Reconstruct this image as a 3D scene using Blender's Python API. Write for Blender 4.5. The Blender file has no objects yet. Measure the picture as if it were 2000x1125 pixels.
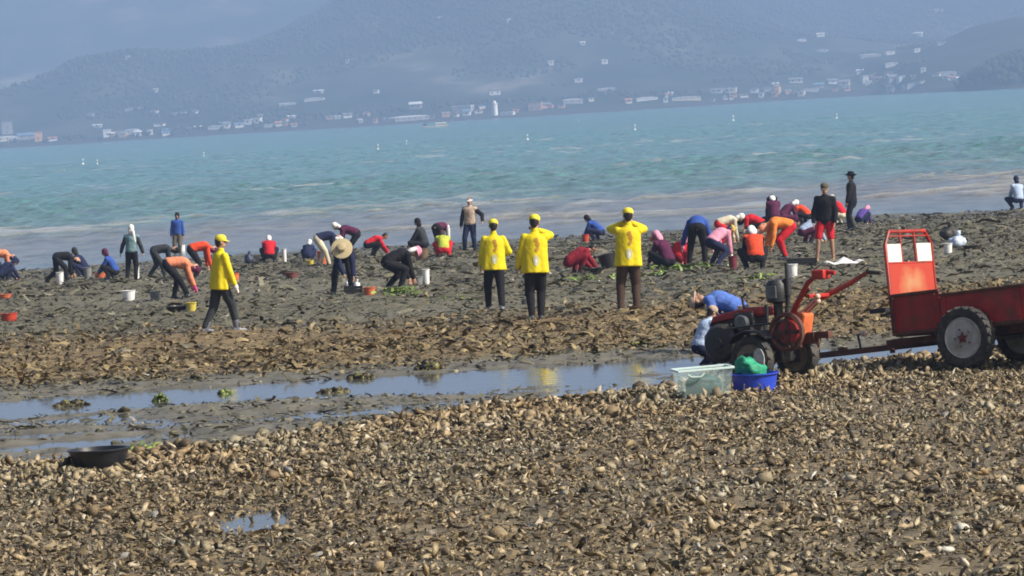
import bpy, bmesh, math, random
import numpy as np
from mathutils import Vector, Matrix
from mathutils.bvhtree import BVHTree

SC = bpy.context.scene
COL = SC.collection
R = math.radians
# ------------------------------------------------------------------ camera
CAM_H, FPX = 4.67, 8144.0
PITCH, ROLL = R(2.446), R(3.49)
_f = Vector((0, math.cos(PITCH), -math.sin(PITCH)))
_r0 = Vector((1, 0, 0)); _u0 = Vector((0, math.sin(PITCH), math.cos(PITCH)))
_r = _r0 * math.cos(ROLL) - _u0 * math.sin(ROLL)
_u = _u0 * math.cos(ROLL) + _r0 * math.sin(ROLL)
CAMP = Vector((0, 0, CAM_H))
cd = bpy.data.cameras.new('camera'); cam = bpy.data.objects.new('camera', cd); COL.objects.link(cam)
cd.sensor_width = 36; cd.lens = 18 * FPX / 1000.0
cd.clip_start = 0.5; cd.clip_end = 20000
m = Matrix((_r, _u, -_f)).transposed().to_4x4(); m.translation = CAMP
cam.matrix_world = m
SC.camera = cam
# ------------------------------------------------------------------ sky, sun, exposure
SUN_EL, SUN_AZ = 40.0, 112.0          # azimuth clockwise from straight ahead
w = bpy.data.worlds.new('World'); SC.world = w; w.use_nodes = True
nt = w.node_tree; nt.nodes.clear()
sky = nt.nodes.new('ShaderNodeTexSky'); sky.sky_type = 'NISHITA'; sky.sun_disc = False
sky.sun_elevation = R(SUN_EL); sky.sun_rotation = R(SUN_AZ)
sky.air_density = 1.0; sky.dust_density = 5.0; sky.ozone_density = 1.0
bg = nt.nodes.new('ShaderNodeBackground'); bg.inputs[1].default_value = 0.085
out = nt.nodes.new('ShaderNodeOutputWorld')
nt.links.new(sky.outputs[0], bg.inputs[0]); nt.links.new(bg.outputs[0], out.inputs[0])
SUND = Vector((math.cos(R(SUN_EL)) * math.sin(R(SUN_AZ)), math.cos(R(SUN_EL)) * math.cos(R(SUN_AZ)), math.sin(R(SUN_EL))))
sl = bpy.data.lights.new('sun', 'SUN'); sl.energy = 4.7; sl.angle = R(0.6); sl.color = (1.0, 0.93, 0.82)
so = bpy.data.objects.new('sun', sl); COL.objects.link(so)
so.rotation_mode = 'QUATERNION'; so.rotation_quaternion = SUND.to_track_quat('Z', 'Y'); so.location = (30, -20, 60)
SC.view_settings.view_transform = 'Standard'; SC.view_settings.look = 'None'
SC.view_settings.gamma = 1; SC.view_settings.use_curve_mapping = False
SC.view_settings.exposure = 0.42
SC.cycles.use_denoising = True
SC.cycles.max_bounces = 6
SC.cycles.volume_bounces = 1
SC.cycles.use_adaptive_sampling = False
SC.cycles.pixel_filter_type = 'BLACKMAN_HARRIS'; SC.cycles.filter_width = 1.8
HAZE = 3.9e-4; HAZE_COL = (0.385, 0.525, 0.83)

# ------------------------------------------------------------------ small helpers
rng = random.Random(7)
NR = np.random.default_rng(11)

def tag(o, label=None, cat=None, group=None, kind=None):
    if label: o['label'] = label
    if cat: o['category'] = cat
    if group: o['group'] = group
    if kind: o['kind'] = kind
    return o

def empty(name, loc=(0, 0, 0)):
    o = bpy.data.objects.new(name, None); COL.objects.link(o); o.location = loc
    o.empty_display_size = 0.2
    return o

def link(name, me, mat=None, parent=None):
    o = bpy.data.objects.new(name, me); COL.objects.link(o)
    if mat is not None and not me.materials: me.materials.append(mat)
    if parent is not None: o.parent = parent
    return o

def pix_dir(px, py):
    return (_f + _r * ((px - 1000) / FPX) - _u * ((py - 562.5) / FPX)).normalized()

# ---- value noise
def _hash(ix, iy, seed):
    h = (ix.astype(np.int64) * 374761393 + iy.astype(np.int64) * 668265263 + seed * 974634541) & 0xffffffff
    h = ((h ^ (h >> 13)) * 1274126177) & 0xffffffff
    h = (h ^ (h >> 16)) & 0xffff
    return h / 65535.0

def vnoise(x, y, seed=0):
    x = np.asarray(x, float); y = np.asarray(y, float)
    ix = np.floor(x); iy = np.floor(y); fx = x - ix; fy = y - iy
    fx = fx * fx * (3 - 2 * fx); fy = fy * fy * (3 - 2 * fy)
    a = _hash(ix, iy, seed); b = _hash(ix + 1, iy, seed); c = _hash(ix, iy + 1, seed); d = _hash(ix + 1, iy + 1, seed)
    return (a * (1 - fx) + b * fx) * (1 - fy) + (c * (1 - fx) + d * fx) * fy

def fbm(x, y, seed=0, oct=4, gain=.5):
    t = 0; a = 1; n = 0
    for k in range(oct):
        t = t + a * vnoise(np.asarray(x) * 2 ** k + 17.3 * k, np.asarray(y) * 2 ** k - 9.1 * k, seed + k); n += a; a *= gain
    return t / n - .5

def sstep(a, b, x):
    t = np.clip((np.asarray(x, float) - a) / (b - a), 0, 1); return t * t * (3 - 2 * t)

# ---- materials
def new_mat(name):
    mt = bpy.data.materials.new(name); mt.use_nodes = True
    n = mt.node_tree; b = n.nodes.get('Principled BSDF')
    return mt, n, b

def N(n, t, **kw):
    x = n.nodes.new(t)
    for k, v in kw.items(): setattr(x, k, v)
    return x

_mc = {}
def mat(name, col, rough=.6, var=.25, scale=14, bump=.0, metallic=0., dirt=None, dirt_amt=.35, spec=.5):
    key = (name, col)
    if key in _mc: return _mc[key]
    mt, n, b = new_mat(name)
    tc = N(n, 'ShaderNodeTexCoord'); nz = N(n, 'ShaderNodeTexNoise')
    nz.inputs['Scale'].default_value = scale; nz.inputs['Detail'].default_value = 5
    n.links.new(tc.outputs['Object'], nz.inputs['Vector'])
    rmp = N(n, 'ShaderNodeValToRGB')
    rmp.color_ramp.elements[0].position = .3; rmp.color_ramp.elements[1].position = .7
    rmp.color_ramp.elements[0].color = tuple(c * (1 - var) for c in col) + (1,)
    rmp.color_ramp.elements[1].color = tuple(min(1, c * (1 + var * .7)) for c in col) + (1,)
    n.links.new(nz.outputs['Fac'], rmp.inputs[0])
    src = rmp.outputs[0]
    if dirt:
        n2 = N(n, 'ShaderNodeTexNoise'); n2.inputs['Scale'].default_value = scale * .35; n2.inputs['Detail'].default_value = 8
        n2.inputs['Roughness'].default_value = .7
        n.links.new(tc.outputs['Object'], n2.inputs['Vector'])
        r2 = N(n, 'ShaderNodeValToRGB'); r2.color_ramp.elements[0].position = .62 - dirt_amt * .4; r2.color_ramp.elements[1].position = .74 - dirt_amt * .2
        n.links.new(n2.outputs['Fac'], r2.inputs[0])
        mx = N(n, 'ShaderNodeMix', data_type='RGBA')
        n.links.new(r2.outputs[0], mx.inputs[0]); n.links.new(src, mx.inputs[6]); mx.inputs[7].default_value = tuple(dirt) + (1,)
        src = mx.outputs[2]
    n.links.new(src, b.inputs['Base Color'])
    b.inputs['Roughness'].default_value = rough; b.inputs['Metallic'].default_value = metallic
    b.inputs['Specular IOR Level'].default_value = spec
    if bump:
        bp = N(n, 'ShaderNodeBump'); bp.inputs['Strength'].default_value = bump; bp.inputs['Distance'].default_value = .01
        n3 = N(n, 'ShaderNodeTexNoise'); n3.inputs['Scale'].default_value = scale * 4; n3.inputs['Detail'].default_value = 3
        n.links.new(tc.outputs['Object'], n3.inputs['Vector'])
        n.links.new(n3.outputs['Fac'], bp.inputs['Height']); n.links.new(bp.outputs[0], b.inputs['Normal'])
    _mc[key] = mt
    return mt

def island_mat(name, stops, rough=.7, bump=.4, scale=60, dark=.25, macro=0):
    """one colour per loose piece, with grain"""
    mt, n, b = new_mat(name)
    g = N(n, 'ShaderNodeNewGeometry'); rp = N(n, 'ShaderNodeValToRGB')
    cr = rp.color_ramp; cr.interpolation = 'LINEAR'
    while len(cr.elements) < len(stops): cr.elements.new(.5)
    for e, (p, c) in zip(cr.elements, stops): e.position = p; e.color = tuple(c) + (1,)
    n.links.new(g.outputs['Random Per Island'], rp.inputs[0])
    tc = N(n, 'ShaderNodeTexCoord'); nz = N(n, 'ShaderNodeTexNoise'); nz.inputs['Scale'].default_value = scale; nz.inputs['Detail'].default_value = 4
    n.links.new(tc.outputs['Object'], nz.inputs['Vector'])
    mr = N(n, 'ShaderNodeMapRange'); mr.inputs[1].default_value = .3; mr.inputs[2].default_value = .7
    mr.inputs[3].default_value = 1 - dark; mr.inputs[4].default_value = 1 + dark
    n.links.new(nz.outputs['Fac'], mr.inputs[0])
    mx = N(n, 'ShaderNodeMix', data_type='RGBA', blend_type='MULTIPLY'); mx.inputs[0].default_value = 1
    n.links.new(rp.outputs[0], mx.inputs[6]); n.links.new(mr.outputs[0], mx.inputs[7])
    res = mx.outputs[2]
    if macro:      # patches of rusty silt and of grey mud coating over the bank
        nm = N(n, 'ShaderNodeTexNoise'); nm.inputs['Scale'].default_value = macro; nm.inputs['Detail'].default_value = 4; n.links.new(tc.outputs['Object'], nm.inputs['Vector'])
        rm = N(n, 'ShaderNodeValToRGB'); q = rm.color_ramp; q.elements[0].position = .36; q.elements[0].color = (.93, .79, .61, 1); q.elements[1].position = .64; q.elements[1].color = (.80, .83, .82, 1)
        q.elements.new(.5).color = (1.0, .93, .82, 1); n.links.new(nm.outputs['Fac'], rm.inputs[0])
        m2 = N(n, 'ShaderNodeMix', data_type='RGBA', blend_type='MULTIPLY'); m2.inputs[0].default_value = 1
        n.links.new(res, m2.inputs[6]); n.links.new(rm.outputs[0], m2.inputs[7]); res = m2.outputs[2]
    n.links.new(res, b.inputs['Base Color'])
    b.inputs['Roughness'].default_value = rough
    if bump:
        bp = N(n, 'ShaderNodeBump'); bp.inputs['Strength'].default_value = bump; bp.inputs['Distance'].default_value = .006
        n.links.new(nz.outputs['Fac'], bp.inputs['Height']); n.links.new(bp.outputs[0], b.inputs['Normal'])
    return mt

# ---- mesh builder
class MB:
    def __init__(s): s.v = []; s.f = []; s.mi = []
    def add(s, vs, fs, mi=0):
        o = len(s.v); s.v += [tuple(v) for v in vs]; s.f += [tuple(i + o for i in f) for f in fs]; s.mi += [mi] * len(fs); return s
    def box(s, c, size, rot=None, taper=1.0):
        hx, hy, hz = (q / 2 for q in size)
        vs = [Vector((x * hx * (taper if z > 0 else 1), y * hy * (taper if z > 0 else 1), z * hz)) for z in (-1, 1) for y in (-1, 1) for x in (-1, 1)]
        if rot is not None: vs = [rot @ v for v in vs]
        c = Vector(c)
        return s.add([v + c for v in vs], [(0, 2, 3, 1), (4, 5, 7, 6), (0, 1, 5, 4), (2, 6, 7, 3), (0, 4, 6, 2), (1, 3, 7, 5)])
    def tube(s, pts, r, n=8, caps=True):
        pts = [Vector(p) for p in pts]; rs = r if isinstance(r, (list, tuple)) else [r] * len(pts)
        vs = []; fs = []
        up = None
        for i, p in enumerate(pts):
            t = (pts[min(i + 1, len(pts) - 1)] - pts[max(i - 1, 0)]).normalized()
            if up is None:
                up = t.orthogonal().normalized()
            up = (up - t * up.dot(t)).normalized(); sd = t.cross(up)
            for k in range(n):
                a = 2 * math.pi * k / n
                vs.append(p + (up * math.cos(a) + sd * math.sin(a)) * rs[i])
        for i in range(len(pts) - 1):
            for k in range(n):
                a, b2 = i * n + k, i * n + (k + 1) % n
                fs.append((a, b2, b2 + n, a + n))
        if caps: fs += [tuple(reversed(range(n))), tuple(range((len(pts) - 1) * n, len(pts) * n))]
        return s.add(vs, fs)
    def lathe(s, prof, c=(0, 0, 0), axis='Z', n=24, sx=1., sy=1., closed=False):
        """prof: (radius, height) pairs"""
        vs = []; fs = []
        for r_, h in prof:
            for k in range(n):
                a = 2 * math.pi * k / n; x, y, z = r_ * math.cos(a) * sx, r_ * math.sin(a) * sy, h
                if axis == 'Y': x, y, z = x, z, y
                if axis == 'X': x, y, z = z, x, y
                vs.append((x + c[0], y + c[1], z + c[2]))
        m_ = len(prof)
        for i in range(m_ if closed else m_ - 1):
            for k in range(n):
                a, b2 = i * n + k, i * n + (k + 1) % n
                a2, b3 = ((i + 1) % m_) * n + k, ((i + 1) % m_) * n + (k + 1) % n
                fs.append((a, b2, b3, a2))
        if not closed:
            if prof[0][0] > 1e-6: fs.append(tuple(reversed(range(n))))
            if prof[-1][0] > 1e-6: fs.append(tuple(range((m_ - 1) * n, m_ * n)))
        return s.add(vs, fs)
    def ell(s, c, rad, rot=None, nu=14, nv=9):
        vs = []; fs = []
        c = Vector(c)
        for j in range(1, nv):
            t = math.pi * j / nv
            for k in range(nu):
                a = 2 * math.pi * k / nu
                p = Vector((rad[0] * math.sin(t) * math.cos(a), rad[1] * math.sin(t) * math.sin(a), rad[2] * math.cos(t)))
                vs.append((rot @ p if rot is not None else p) + c)
        top = Vector((0, 0, rad[2])); bt = Vector((0, 0, -rad[2]))
        vs += [(rot @ top if rot is not None else top) + c, (rot @ bt if rot is not None else bt) + c]
        for j in range(nv - 2):
            for k in range(nu):
                a, b2 = j * nu + k, j * nu + (k + 1) % nu
                fs.append((a, a + nu, b2 + nu, b2))
        T, B = len(vs) - 2, len(vs) - 1
        for k in range(nu):
            fs.append((T, k, (k + 1) % nu)); fs.append((B, (nv - 2) * nu + (k + 1) % nu, (nv - 2) * nu + k))
        return s.add(vs, fs)
    def cap(s, a, b, ra, rb, n=10):
        """tapered capsule, closed"""
        a = Vector(a); b = Vector(b); d = b - a; L = d.length
        if L < 1e-5: return s.ell(a, (ra, ra, ra))
        t = d / L; pts = []; rs = []
        for q in (-.98, -.7, -.3): pts.append(a + t * ra * q); rs.append(ra * math.sqrt(1 - q * q))
        for q in (0, .25, .5, .75, 1): pts.append(a + d * q); rs.append(ra + (rb - ra) * q)
        for q in (.3, .7, .98): pts.append(b + t * rb * q); rs.append(rb * math.sqrt(1 - q * q))
        return s.tube(pts, rs, n)
    def prism(s, poly, depth, axis='Y', c=(0, 0, 0)):
        """2-D outline extruded along an axis (centred)"""
        n = len(poly); vs = []
        for d in (-depth / 2, depth / 2):
            for u_, v_ in poly:
                p = (u_, d, v_) if axis == 'Y' else ((d, u_, v_) if axis == 'X' else (u_, v_, d))
                vs.append((p[0] + c[0], p[1] + c[1], p[2] + c[2]))
        fs = [tuple(range(n)), tuple(reversed(range(n, 2 * n)))]
        for k in range(n): fs.append((k, k + n, (k + 1) % n + n, (k + 1) % n))
        return s.add(vs, fs)
    def mesh(s, name, smooth=False):
        me = bpy.data.meshes.new(name); me.from_pydata(s.v, [], s.f); me.update()
        bm = bmesh.new(); bm.from_mesh(me); bmesh.ops.recalc_face_normals(bm, faces=bm.faces); bm.to_mesh(me); bm.free()
        if smooth:
            me.shade_smooth()
            try: me.set_sharp_from_angle(angle=R(38))
            except Exception: pass
        return me
    def build(s, name, mt, parent=None, smooth=False, bevel=0):
        o = link(name, s.mesh(name, smooth), mt, parent)
        if bevel:
            b = o.modifiers.new('bevel', 'BEVEL'); b.width = bevel; b.segments = 2; b.limit_method = 'ANGLE'
            BAKE.append(o)
        return o

BAKE = []
def np_mesh(name, V, F, smooth=False):
    """V (n,3), F (m,k) numpy"""
    me = bpy.data.meshes.new(name)
    me.vertices.add(len(V)); me.vertices.foreach_set('co', np.ascontiguousarray(V, dtype=np.float32).ravel())
    m_, k = F.shape
    me.loops.add(m_ * k); me.loops.foreach_set('vertex_index', np.ascontiguousarray(F, dtype=np.int32).ravel())
    me.polygons.add(m_); me.polygons.foreach_set('loop_start', np.arange(0, m_ * k, k, dtype=np.int32))
    try: me.polygons.foreach_set('loop_total', np.full(m_, k, dtype=np.int32))
    except Exception: pass
    me.update(calc_edges=True)
    if smooth: me.shade_smooth()
    return me

def grid_mesh(name, xs, ys, zfun, smooth=True):
    X, Y = np.meshgrid(xs, ys); Z = zfun(X, Y)
    V = np.stack([X.ravel(), Y.ravel(), Z.ravel()], 1)
    nx, ny = len(xs), len(ys)
    i = np.arange(nx * ny).reshape(ny, nx)
    F = np.stack([i[:-1, :-1].ravel(), i[:-1, 1:].ravel(), i[1:, 1:].ravel(), i[1:, :-1].ravel()], 1)
    return np_mesh(name, V, F, smooth), X.ravel(), Y.ravel(), Z.ravel()

def rots(n, tilt=math.pi / 2, flat=1.0):
    """random rotation matrices: z spin, tilt up to 'tilt', spin again"""
    a = NR.uniform(0, 2 * np.pi, n); t = tilt * NR.uniform(0, 1, n) ** flat; b = NR.uniform(0, 2 * np.pi, n)
    def rz(q):
        M = np.zeros((n, 3, 3)); M[:, 0, 0] = np.cos(q); M[:, 0, 1] = -np.sin(q); M[:, 1, 0] = np.sin(q); M[:, 1, 1] = np.cos(q); M[:, 2, 2] = 1; return M
    def rx(q):
        M = np.zeros((n, 3, 3)); M[:, 1, 1] = np.cos(q); M[:, 1, 2] = -np.sin(q); M[:, 2, 1] = np.sin(q); M[:, 2, 2] = np.cos(q); M[:, 0, 0] = 1; return M
    return rz(a) @ rx(t) @ rz(b)

def scatter_mesh(name, templates, P, RM, S):
    """bake copies of small triangle templates at P with rotation RM and scale S (n,3)"""
    n = len(P); which = NR.integers(0, len(templates), n); Vs = []; Fs = []; off = 0
    for k, (tv, tf) in enumerate(templates):
        idx = np.nonzero(which == k)[0]
        if not len(idx): continue
        v = tv[None] * S[idx][:, None, :]
        v = np.einsum('nij,nvj->nvi', RM[idx], v) + P[idx][:, None, :]
        f = tf[None] + (np.arange(len(idx)) * len(tv))[:, None, None] + off
        Vs.append(v.reshape(-1, 3)); Fs.append(f.reshape(-1, 3)); off += len(idx) * len(tv)
    return np_mesh(name, np.concatenate(Vs), np.concatenate(Fs))
# ------------------------------------------------------------------ ground heights (metres, sea level 0, camera looks along +Y)
BX = [-60, -8, -4.6, -2.4, -1.04, 1.6, 3.1, 6, 12, 60]
BY = [30, 35.0, 37.4, 39.0, 41.6, 43.4, 45.6, 47.6, 48.6, 50]
POOL_Z = 1.505
def bank_edge(x): return np.interp(x, BX, BY) + 0.5 * (vnoise(np.asarray(x) * .9, np.asarray(x) * 0 + 3, 5) - .5)
PUD = [(-1.97, 30.2, .40, 1.3), (-.68, 27.8, .22, .45), (-1.81, 26.8, .26, .4), (1.58, 29.2, .20, .5), (2.47, 23.8, .32, .45), (.03, 28.6, .22, .5)]
def ground(x, y):
    x = np.asarray(x, float); y = np.asarray(y, float)
    base = 2.29 - .0153 * y
    e = bank_edge(x)
    inpool = sstep(-.1, 1.0, y - e) * (1 - sstep(52.0, 53.4, y + .8 * fbm(x * .35, y * .2, 61, 3)))
    # streaky pool floor: deep in the far half, drying mud in the middle
    wob = 1.6 * fbm(x * .22, y * 0 + 2, 27, 3)
    trough = np.exp(-((y - (49.3 + .06 * x + wob)) / 1.6) ** 2) + 1.0 * np.exp(-((y - e - 1.3) / .95) ** 2) * sstep(.0, -3.5, x) \
             + .45 * np.exp(-((y - (45.6 + .10 * x - wob)) / .45) ** 2)
    floor = POOL_Z + .008 - .012 * sstep(46.5, 48.5, y) - .085 * trough + .10 * fbm(x * .55, y * .9, 21, 4) + .15 * fbm(x * 1.1, y * 2.8, 23, 4) + .05 * fbm(x * 4, y * 5, 25, 2)
    h = base * (1 - inpool) + floor * inpool
    bank = 1 - sstep(-.3, .7, y - e)
    h = h + bank * (.10 * fbm(x * .5, y * .5, 31, 3) + .07 * np.exp(-((y - e + .9) / .8) ** 2) + .03 * fbm(x * 5, y * 5, 33, 2))
    for cx, cy, rx_, ry_ in PUD:
        h = h - .10 * np.exp(-(((x - cx) / rx_) ** 2 + ((y - cy) / ry_) ** 2)) * bank
    h = h + .085 * np.exp(-((y - 54.6) / 2.6) ** 2) * (y > 51)
    h = h + .20 * np.maximum(0, fbm(x * .10, y * .33, 49, 3) + .02) * sstep(132, 142, y) * (1 - sstep(160, 172, y))
    far = sstep(52.5, 54.5, y)
    shore = 1 - sstep(120, 150, y)
    h = h + far * (.25 + .75 * shore) * (.24 * fbm(x * .35, y * .22, 41, 4) + .11 * fbm(x * 1.7, y * 1.3, 45, 3) + .05 * fbm(x * 6, y * 4, 46, 2)) \
          + far * .06 * fbm(x * .08, y * .11, 47, 2)
    return h

def at(px, py):
    """ground point seen at a pixel of the 2000 x 1125 photograph"""
    d = pix_dir(px, py); t = 10.
    t = (2.29 - CAM_H - 0.) / (d.z + .0153 * d.y)
    for k in range(6):                      # settle on the uneven surface
        p = CAMP + d * t; g_ = float(ground(p.x, p.y)); t += (g_ - p.z) / (d.z + .0153 * d.y) * .8
    p = CAMP + d * t
    p.z = float(ground(p.x, p.y))
    return p

xs = np.unique(np.round(np.concatenate([np.arange(-400, -80, 20), np.arange(-80, -26, 3), np.arange(-26, -9, .24), np.arange(-9, 9, .12), np.arange(9, 26, .24), np.arange(26, 80, 3), np.arange(80, 401, 20)]), 4))
ys = np.unique(np.round(np.concatenate([np.arange(-60, 18, 3), np.arange(18, 36, .16), np.arange(36, 54, .1), np.arange(54, 170, .27), np.arange(170, 200, 4)]), 4))
me, X, Y, Z = grid_mesh('mudflat', xs, ys, ground)
# surface kinds as vertex colours: shingle soil, wet mud, brown weed, grey-green mud
def c3(*c): return np.array(c)[None]
e = bank_edge(X)
bank = (1 - sstep(-.2, .6, Y - e))[:, None]; weed = (sstep(52.2, 54, Y) * (1 - sstep(66, 76, Y + 10 * fbm(X * .15, Y * .1, 71, 3))))[:, None]
weed = np.clip(weed * (1.0 + 1.6 * fbm(X * .4, Y * .25, 73, 3)[:, None]), 0, 1)
wetp = (sstep(-.1, .5, Y - e) * (1 - sstep(52, 53.5, Y)))[:, None]
colr = np.clip(c3(.105, .097, .062) + .06 * fbm(X * .5, Y * .25, 77, 4)[:, None], .02, 1)
colr = colr * (1 - weed) + c3(.165, .115, .052) * weed
colr = colr * (1 - wetp) + c3(.135, .125, .095) * wetp
colr = colr * (1 - bank) + c3(.125, .102, .064) * bank
wet = np.clip(wetp[:, 0] * .9 + .55 * sstep(.05, .2, fbm(X * .3, Y * .12, 79, 4)) * (Y > 70) + sstep(124, 140, Y), 0, 1)
ca = me.color_attributes.new('Kind', 'FLOAT_COLOR', 'POINT')
ca.data.foreach_set('color', np.concatenate([colr, wet[:, None]], 1).astype(np.float32).ravel())
mt, n, b = new_mat('mud'); at_ = N(n, 'ShaderNodeAttribute', attribute_name='Kind')
tc = N(n, 'ShaderNodeTexCoord'); nz = N(n, 'ShaderNodeTexNoise'); nz.inputs['Scale'].default_value = 3.5; nz.inputs['Detail'].default_value = 8; nz.inputs['Roughness'].default_value = .65
n.links.new(tc.outputs['Object'], nz.inputs['Vector'])
mr = N(n, 'ShaderNodeMapRange'); mr.inputs[1].default_value = .3; mr.inputs[2].default_value = .7; mr.inputs[3].default_value = .5; mr.inputs[4].default_value = 1.45
n.links.new(nz.outputs['Fac'], mr.inputs[0])
mx = N(n, 'ShaderNodeMix', data_type='RGBA', blend_type='MULTIPLY'); mx.inputs[0].default_value = 1
n.links.new(at_.outputs['Color'], mx.inputs[6]); n.links.new(mr.outputs[0], mx.inputs[7]); n.links.new(mx.outputs[2], b.inputs['Base Color'])
rr = N(n, 'ShaderNodeMapRange'); rr.inputs[3].default_value = .85; rr.inputs[4].default_value = .42
n.links.new(at_.outputs['Alpha'], rr.inputs[0]); n.links.new(rr.outputs[0], b.inputs['Roughness'])
bp = N(n, 'ShaderNodeBump'); bp.inputs['Strength'].default_value = .6; bp.inputs['Distance'].default_value = .03
n.links.new(nz.outputs['Fac'], bp.inputs['Height']); n.links.new(bp.outputs[0], b.inputs['Normal'])
mud = tag(link('mudflat', me, mt), 'brown and grey tidal mudflat sloping gently down to the sea', kind='structure')

# ---- standing water on the flat
def water_mat(name, base, rough=.07, bump=.40, scale=6):
    mt, n, b = new_mat(name)
    b.inputs['Base Color'].default_value = base + (1,); b.inputs['Roughness'].default_value = rough; b.inputs['IOR'].default_value = 1.33
    tc = N(n, 'ShaderNodeTexCoord'); mp = N(n, 'ShaderNodeMapping'); mp.inputs['Scale'].default_value = (1, .6, 1)
    n.links.new(tc.outputs['Object'], mp.inputs[0])
    nz = N(n, 'ShaderNodeTexNoise'); nz.inputs['Scale'].default_value = scale; nz.inputs['Detail'].default_value = 3
    n.links.new(mp.outputs[0], nz.inputs['Vector'])
    bp = N(n, 'ShaderNodeBump'); bp.inputs['Strength'].default_value = bump; bp.inputs['Distance'].default_value = .01
    n.links.new(nz.outputs['Fac'], bp.inputs['Height']); n.links.new(bp.outputs[0], b.inputs['Normal'])
    return mt
WM = water_mat('pool_water', (.09, .09, .08))
me, *_ = grid_mesh('tidal_pool', np.linspace(-80, 80, 60), np.linspace(31, 54.2, 20), lambda X, Y: X * 0 + POOL_Z)
tag(link('tidal_pool', me, WM), 'long shallow tidal pool with mud bars behind the shell bank', kind='structure')
for k, (cx, cy, rx_, ry_) in enumerate(PUD):
    b_ = MB(); nn = 26
    zc = float(ground(cx, cy)) + .030
    ring = [(cx + rx_ * 1.1 * math.cos(2 * math.pi * q / nn) * (1 + .30 * math.sin(3 * q + k) * math.cos(5 * q)), cy + ry_ * 1.1 * math.sin(2 * math.pi * q / nn) * (1 + .2 * math.cos(2 * q + k)), zc) for q in range(nn)]
    b_.add([(cx, cy, zc)] + ring, [(0, q + 1, (q + 1) % nn + 1) for q in range(nn)])
    tag(b_.build('puddle', WM), 'small puddle lying among the shells of the bank', kind='structure')

# ------------------------------------------------------------------ sea
def sea_amp(x, y): return .036 + .080 * sstep(172, 200, y) + .10 * sstep(205, 260, y)
def foam_f(x, y):
    n_ = 1 - np.abs(2 * vnoise(x * .13 + 3, y * .24 + 1.2 * vnoise(x * .25, y * .1, 119), 117) - 1)
    return sstep(.80, .97, n_) * sstep(158, 176, y) * (1 - .8 * sstep(205, 250, y)) * sstep(.3, .6, vnoise(x * .22, y * .1, 121))
def sea_h(x, y):
    a = sea_amp(x, y)
    cr = np.abs(2 * vnoise(x * .42 + y * .06, y * .30 - x * .04, 101) - 1)
    h1 = (1 - cr) ** 2 - .35
    h2 = fbm(x * .9, y * .55, 105, 3)
    h3 = fbm(x * .12, y * .10, 109, 2)
    h4 = fbm(x * 2.2, y * 1.1, 113, 2)
    br = foam_f(x, y)
    return a * (1.0 * h1 + 1.5 * h2 + .9 * h3 + .9 * h4) + .16 * br
mt, n, b = new_mat('sea_water')
geo = N(n, 'ShaderNodeNewGeometry'); sx = N(n, 'ShaderNodeSeparateXYZ'); n.links.new(geo.outputs['Position'], sx.inputs[0])
nzw = N(n, 'ShaderNodeTexNoise'); nzw.inputs['Scale'].default_value = .035; nzw.inputs['Detail'].default_value = 5
mpw = N(n, 'ShaderNodeMapping'); mpw.inputs['Scale'].default_value = (1, .35, 1); n.links.new(geo.outputs['Position'], mpw.inputs[0]); n.links.new(mpw.outputs[0], nzw.inputs['Vector'])
ma = N(n, 'ShaderNodeMath', operation='MULTIPLY_ADD'); ma.inputs[1].default_value = 70; n.links.new(nzw.outputs['Fac'], ma.inputs[0]); n.links.new(sx.outputs[1], ma.inputs[2])
mrw = N(n, 'ShaderNodeMapRange'); mrw.inputs[1].default_value = 180; mrw.inputs[2].default_value = 1180; n.links.new(ma.outputs[0], mrw.inputs[0])
rw = N(n, 'ShaderNodeValToRGB'); cr = rw.color_ramp
for p, c in ((.0, (.13, .15, .145)), (.030, (.165, .145, .112)), (.055, (.15, .155, .130)), (.080, (.085, .180, .160)), (.25, (.06, .205, .185)), (1., (.05, .22, .215))):
    e_ = cr.elements.new(p) if p not in (0., 1.) else cr.elements[0 if p == 0 else -1]
    e_.color = c + (1,)
n.links.new(mrw.outputs[0], rw.inputs[0])
nzp = N(n, 'ShaderNodeTexNoise'); nzp.inputs['Scale'].default_value = .9; nzp.inputs['Detail'].default_value = 4
mpp = N(n, 'ShaderNodeMapping'); mpp.inputs['Scale'].default_value = (1, .25, 1); n.links.new(geo.outputs['Position'], mpp.inputs[0]); n.links.new(mpp.outputs[0], nzp.inputs['Vector'])
mrp = N(n, 'ShaderNodeMapRange'); mrp.inputs[1].default_value = .35; mrp.inputs[2].default_value = .65; mrp.inputs[3].default_value = .62; mrp.inputs[4].default_value = 1.35
n.links.new(nzp.outputs['Fac'], mrp.inputs[0])
mxw = N(n, 'ShaderNodeMix', data_type='RGBA', blend_type='MULTIPLY'); mxw.inputs[0].default_value = 1
n.links.new(rw.outputs[0], mxw.inputs[6]); n.links.new(mrp.outputs[0], mxw.inputs[7]); fa = N(n, 'ShaderNodeAttribute', attribute_name='Foam'); mxf = N(n, 'ShaderNodeMix', data_type='RGBA')
fm = N(n, 'ShaderNodeMath', operation='MULTIPLY'); fm.inputs[1].default_value = .75; n.links.new(fa.outputs['Fac'], fm.inputs[0]); n.links.new(fm.outputs[0], mxf.inputs[0])
n.links.new(mxw.outputs[2], mxf.inputs[6]); mxf.inputs[7].default_value = (.46, .45, .40, 1); n.links.new(mxf.outputs[2], b.inputs['Base Color'])
b.inputs['Roughness'].default_value = .13; b.inputs['IOR'].default_value = 1.33
bpn = N(n, 'ShaderNodeTexNoise'); bpn.inputs['Scale'].default_value = .8; bpn.inputs['Detail'].default_value = 6; n.links.new(geo.outputs['Position'], bpn.inputs['Vector'])
bpw = N(n, 'ShaderNodeBump'); bpw.inputs['Strength'].default_value = .8; bpw.inputs['Distance'].default_value = .28
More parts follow.
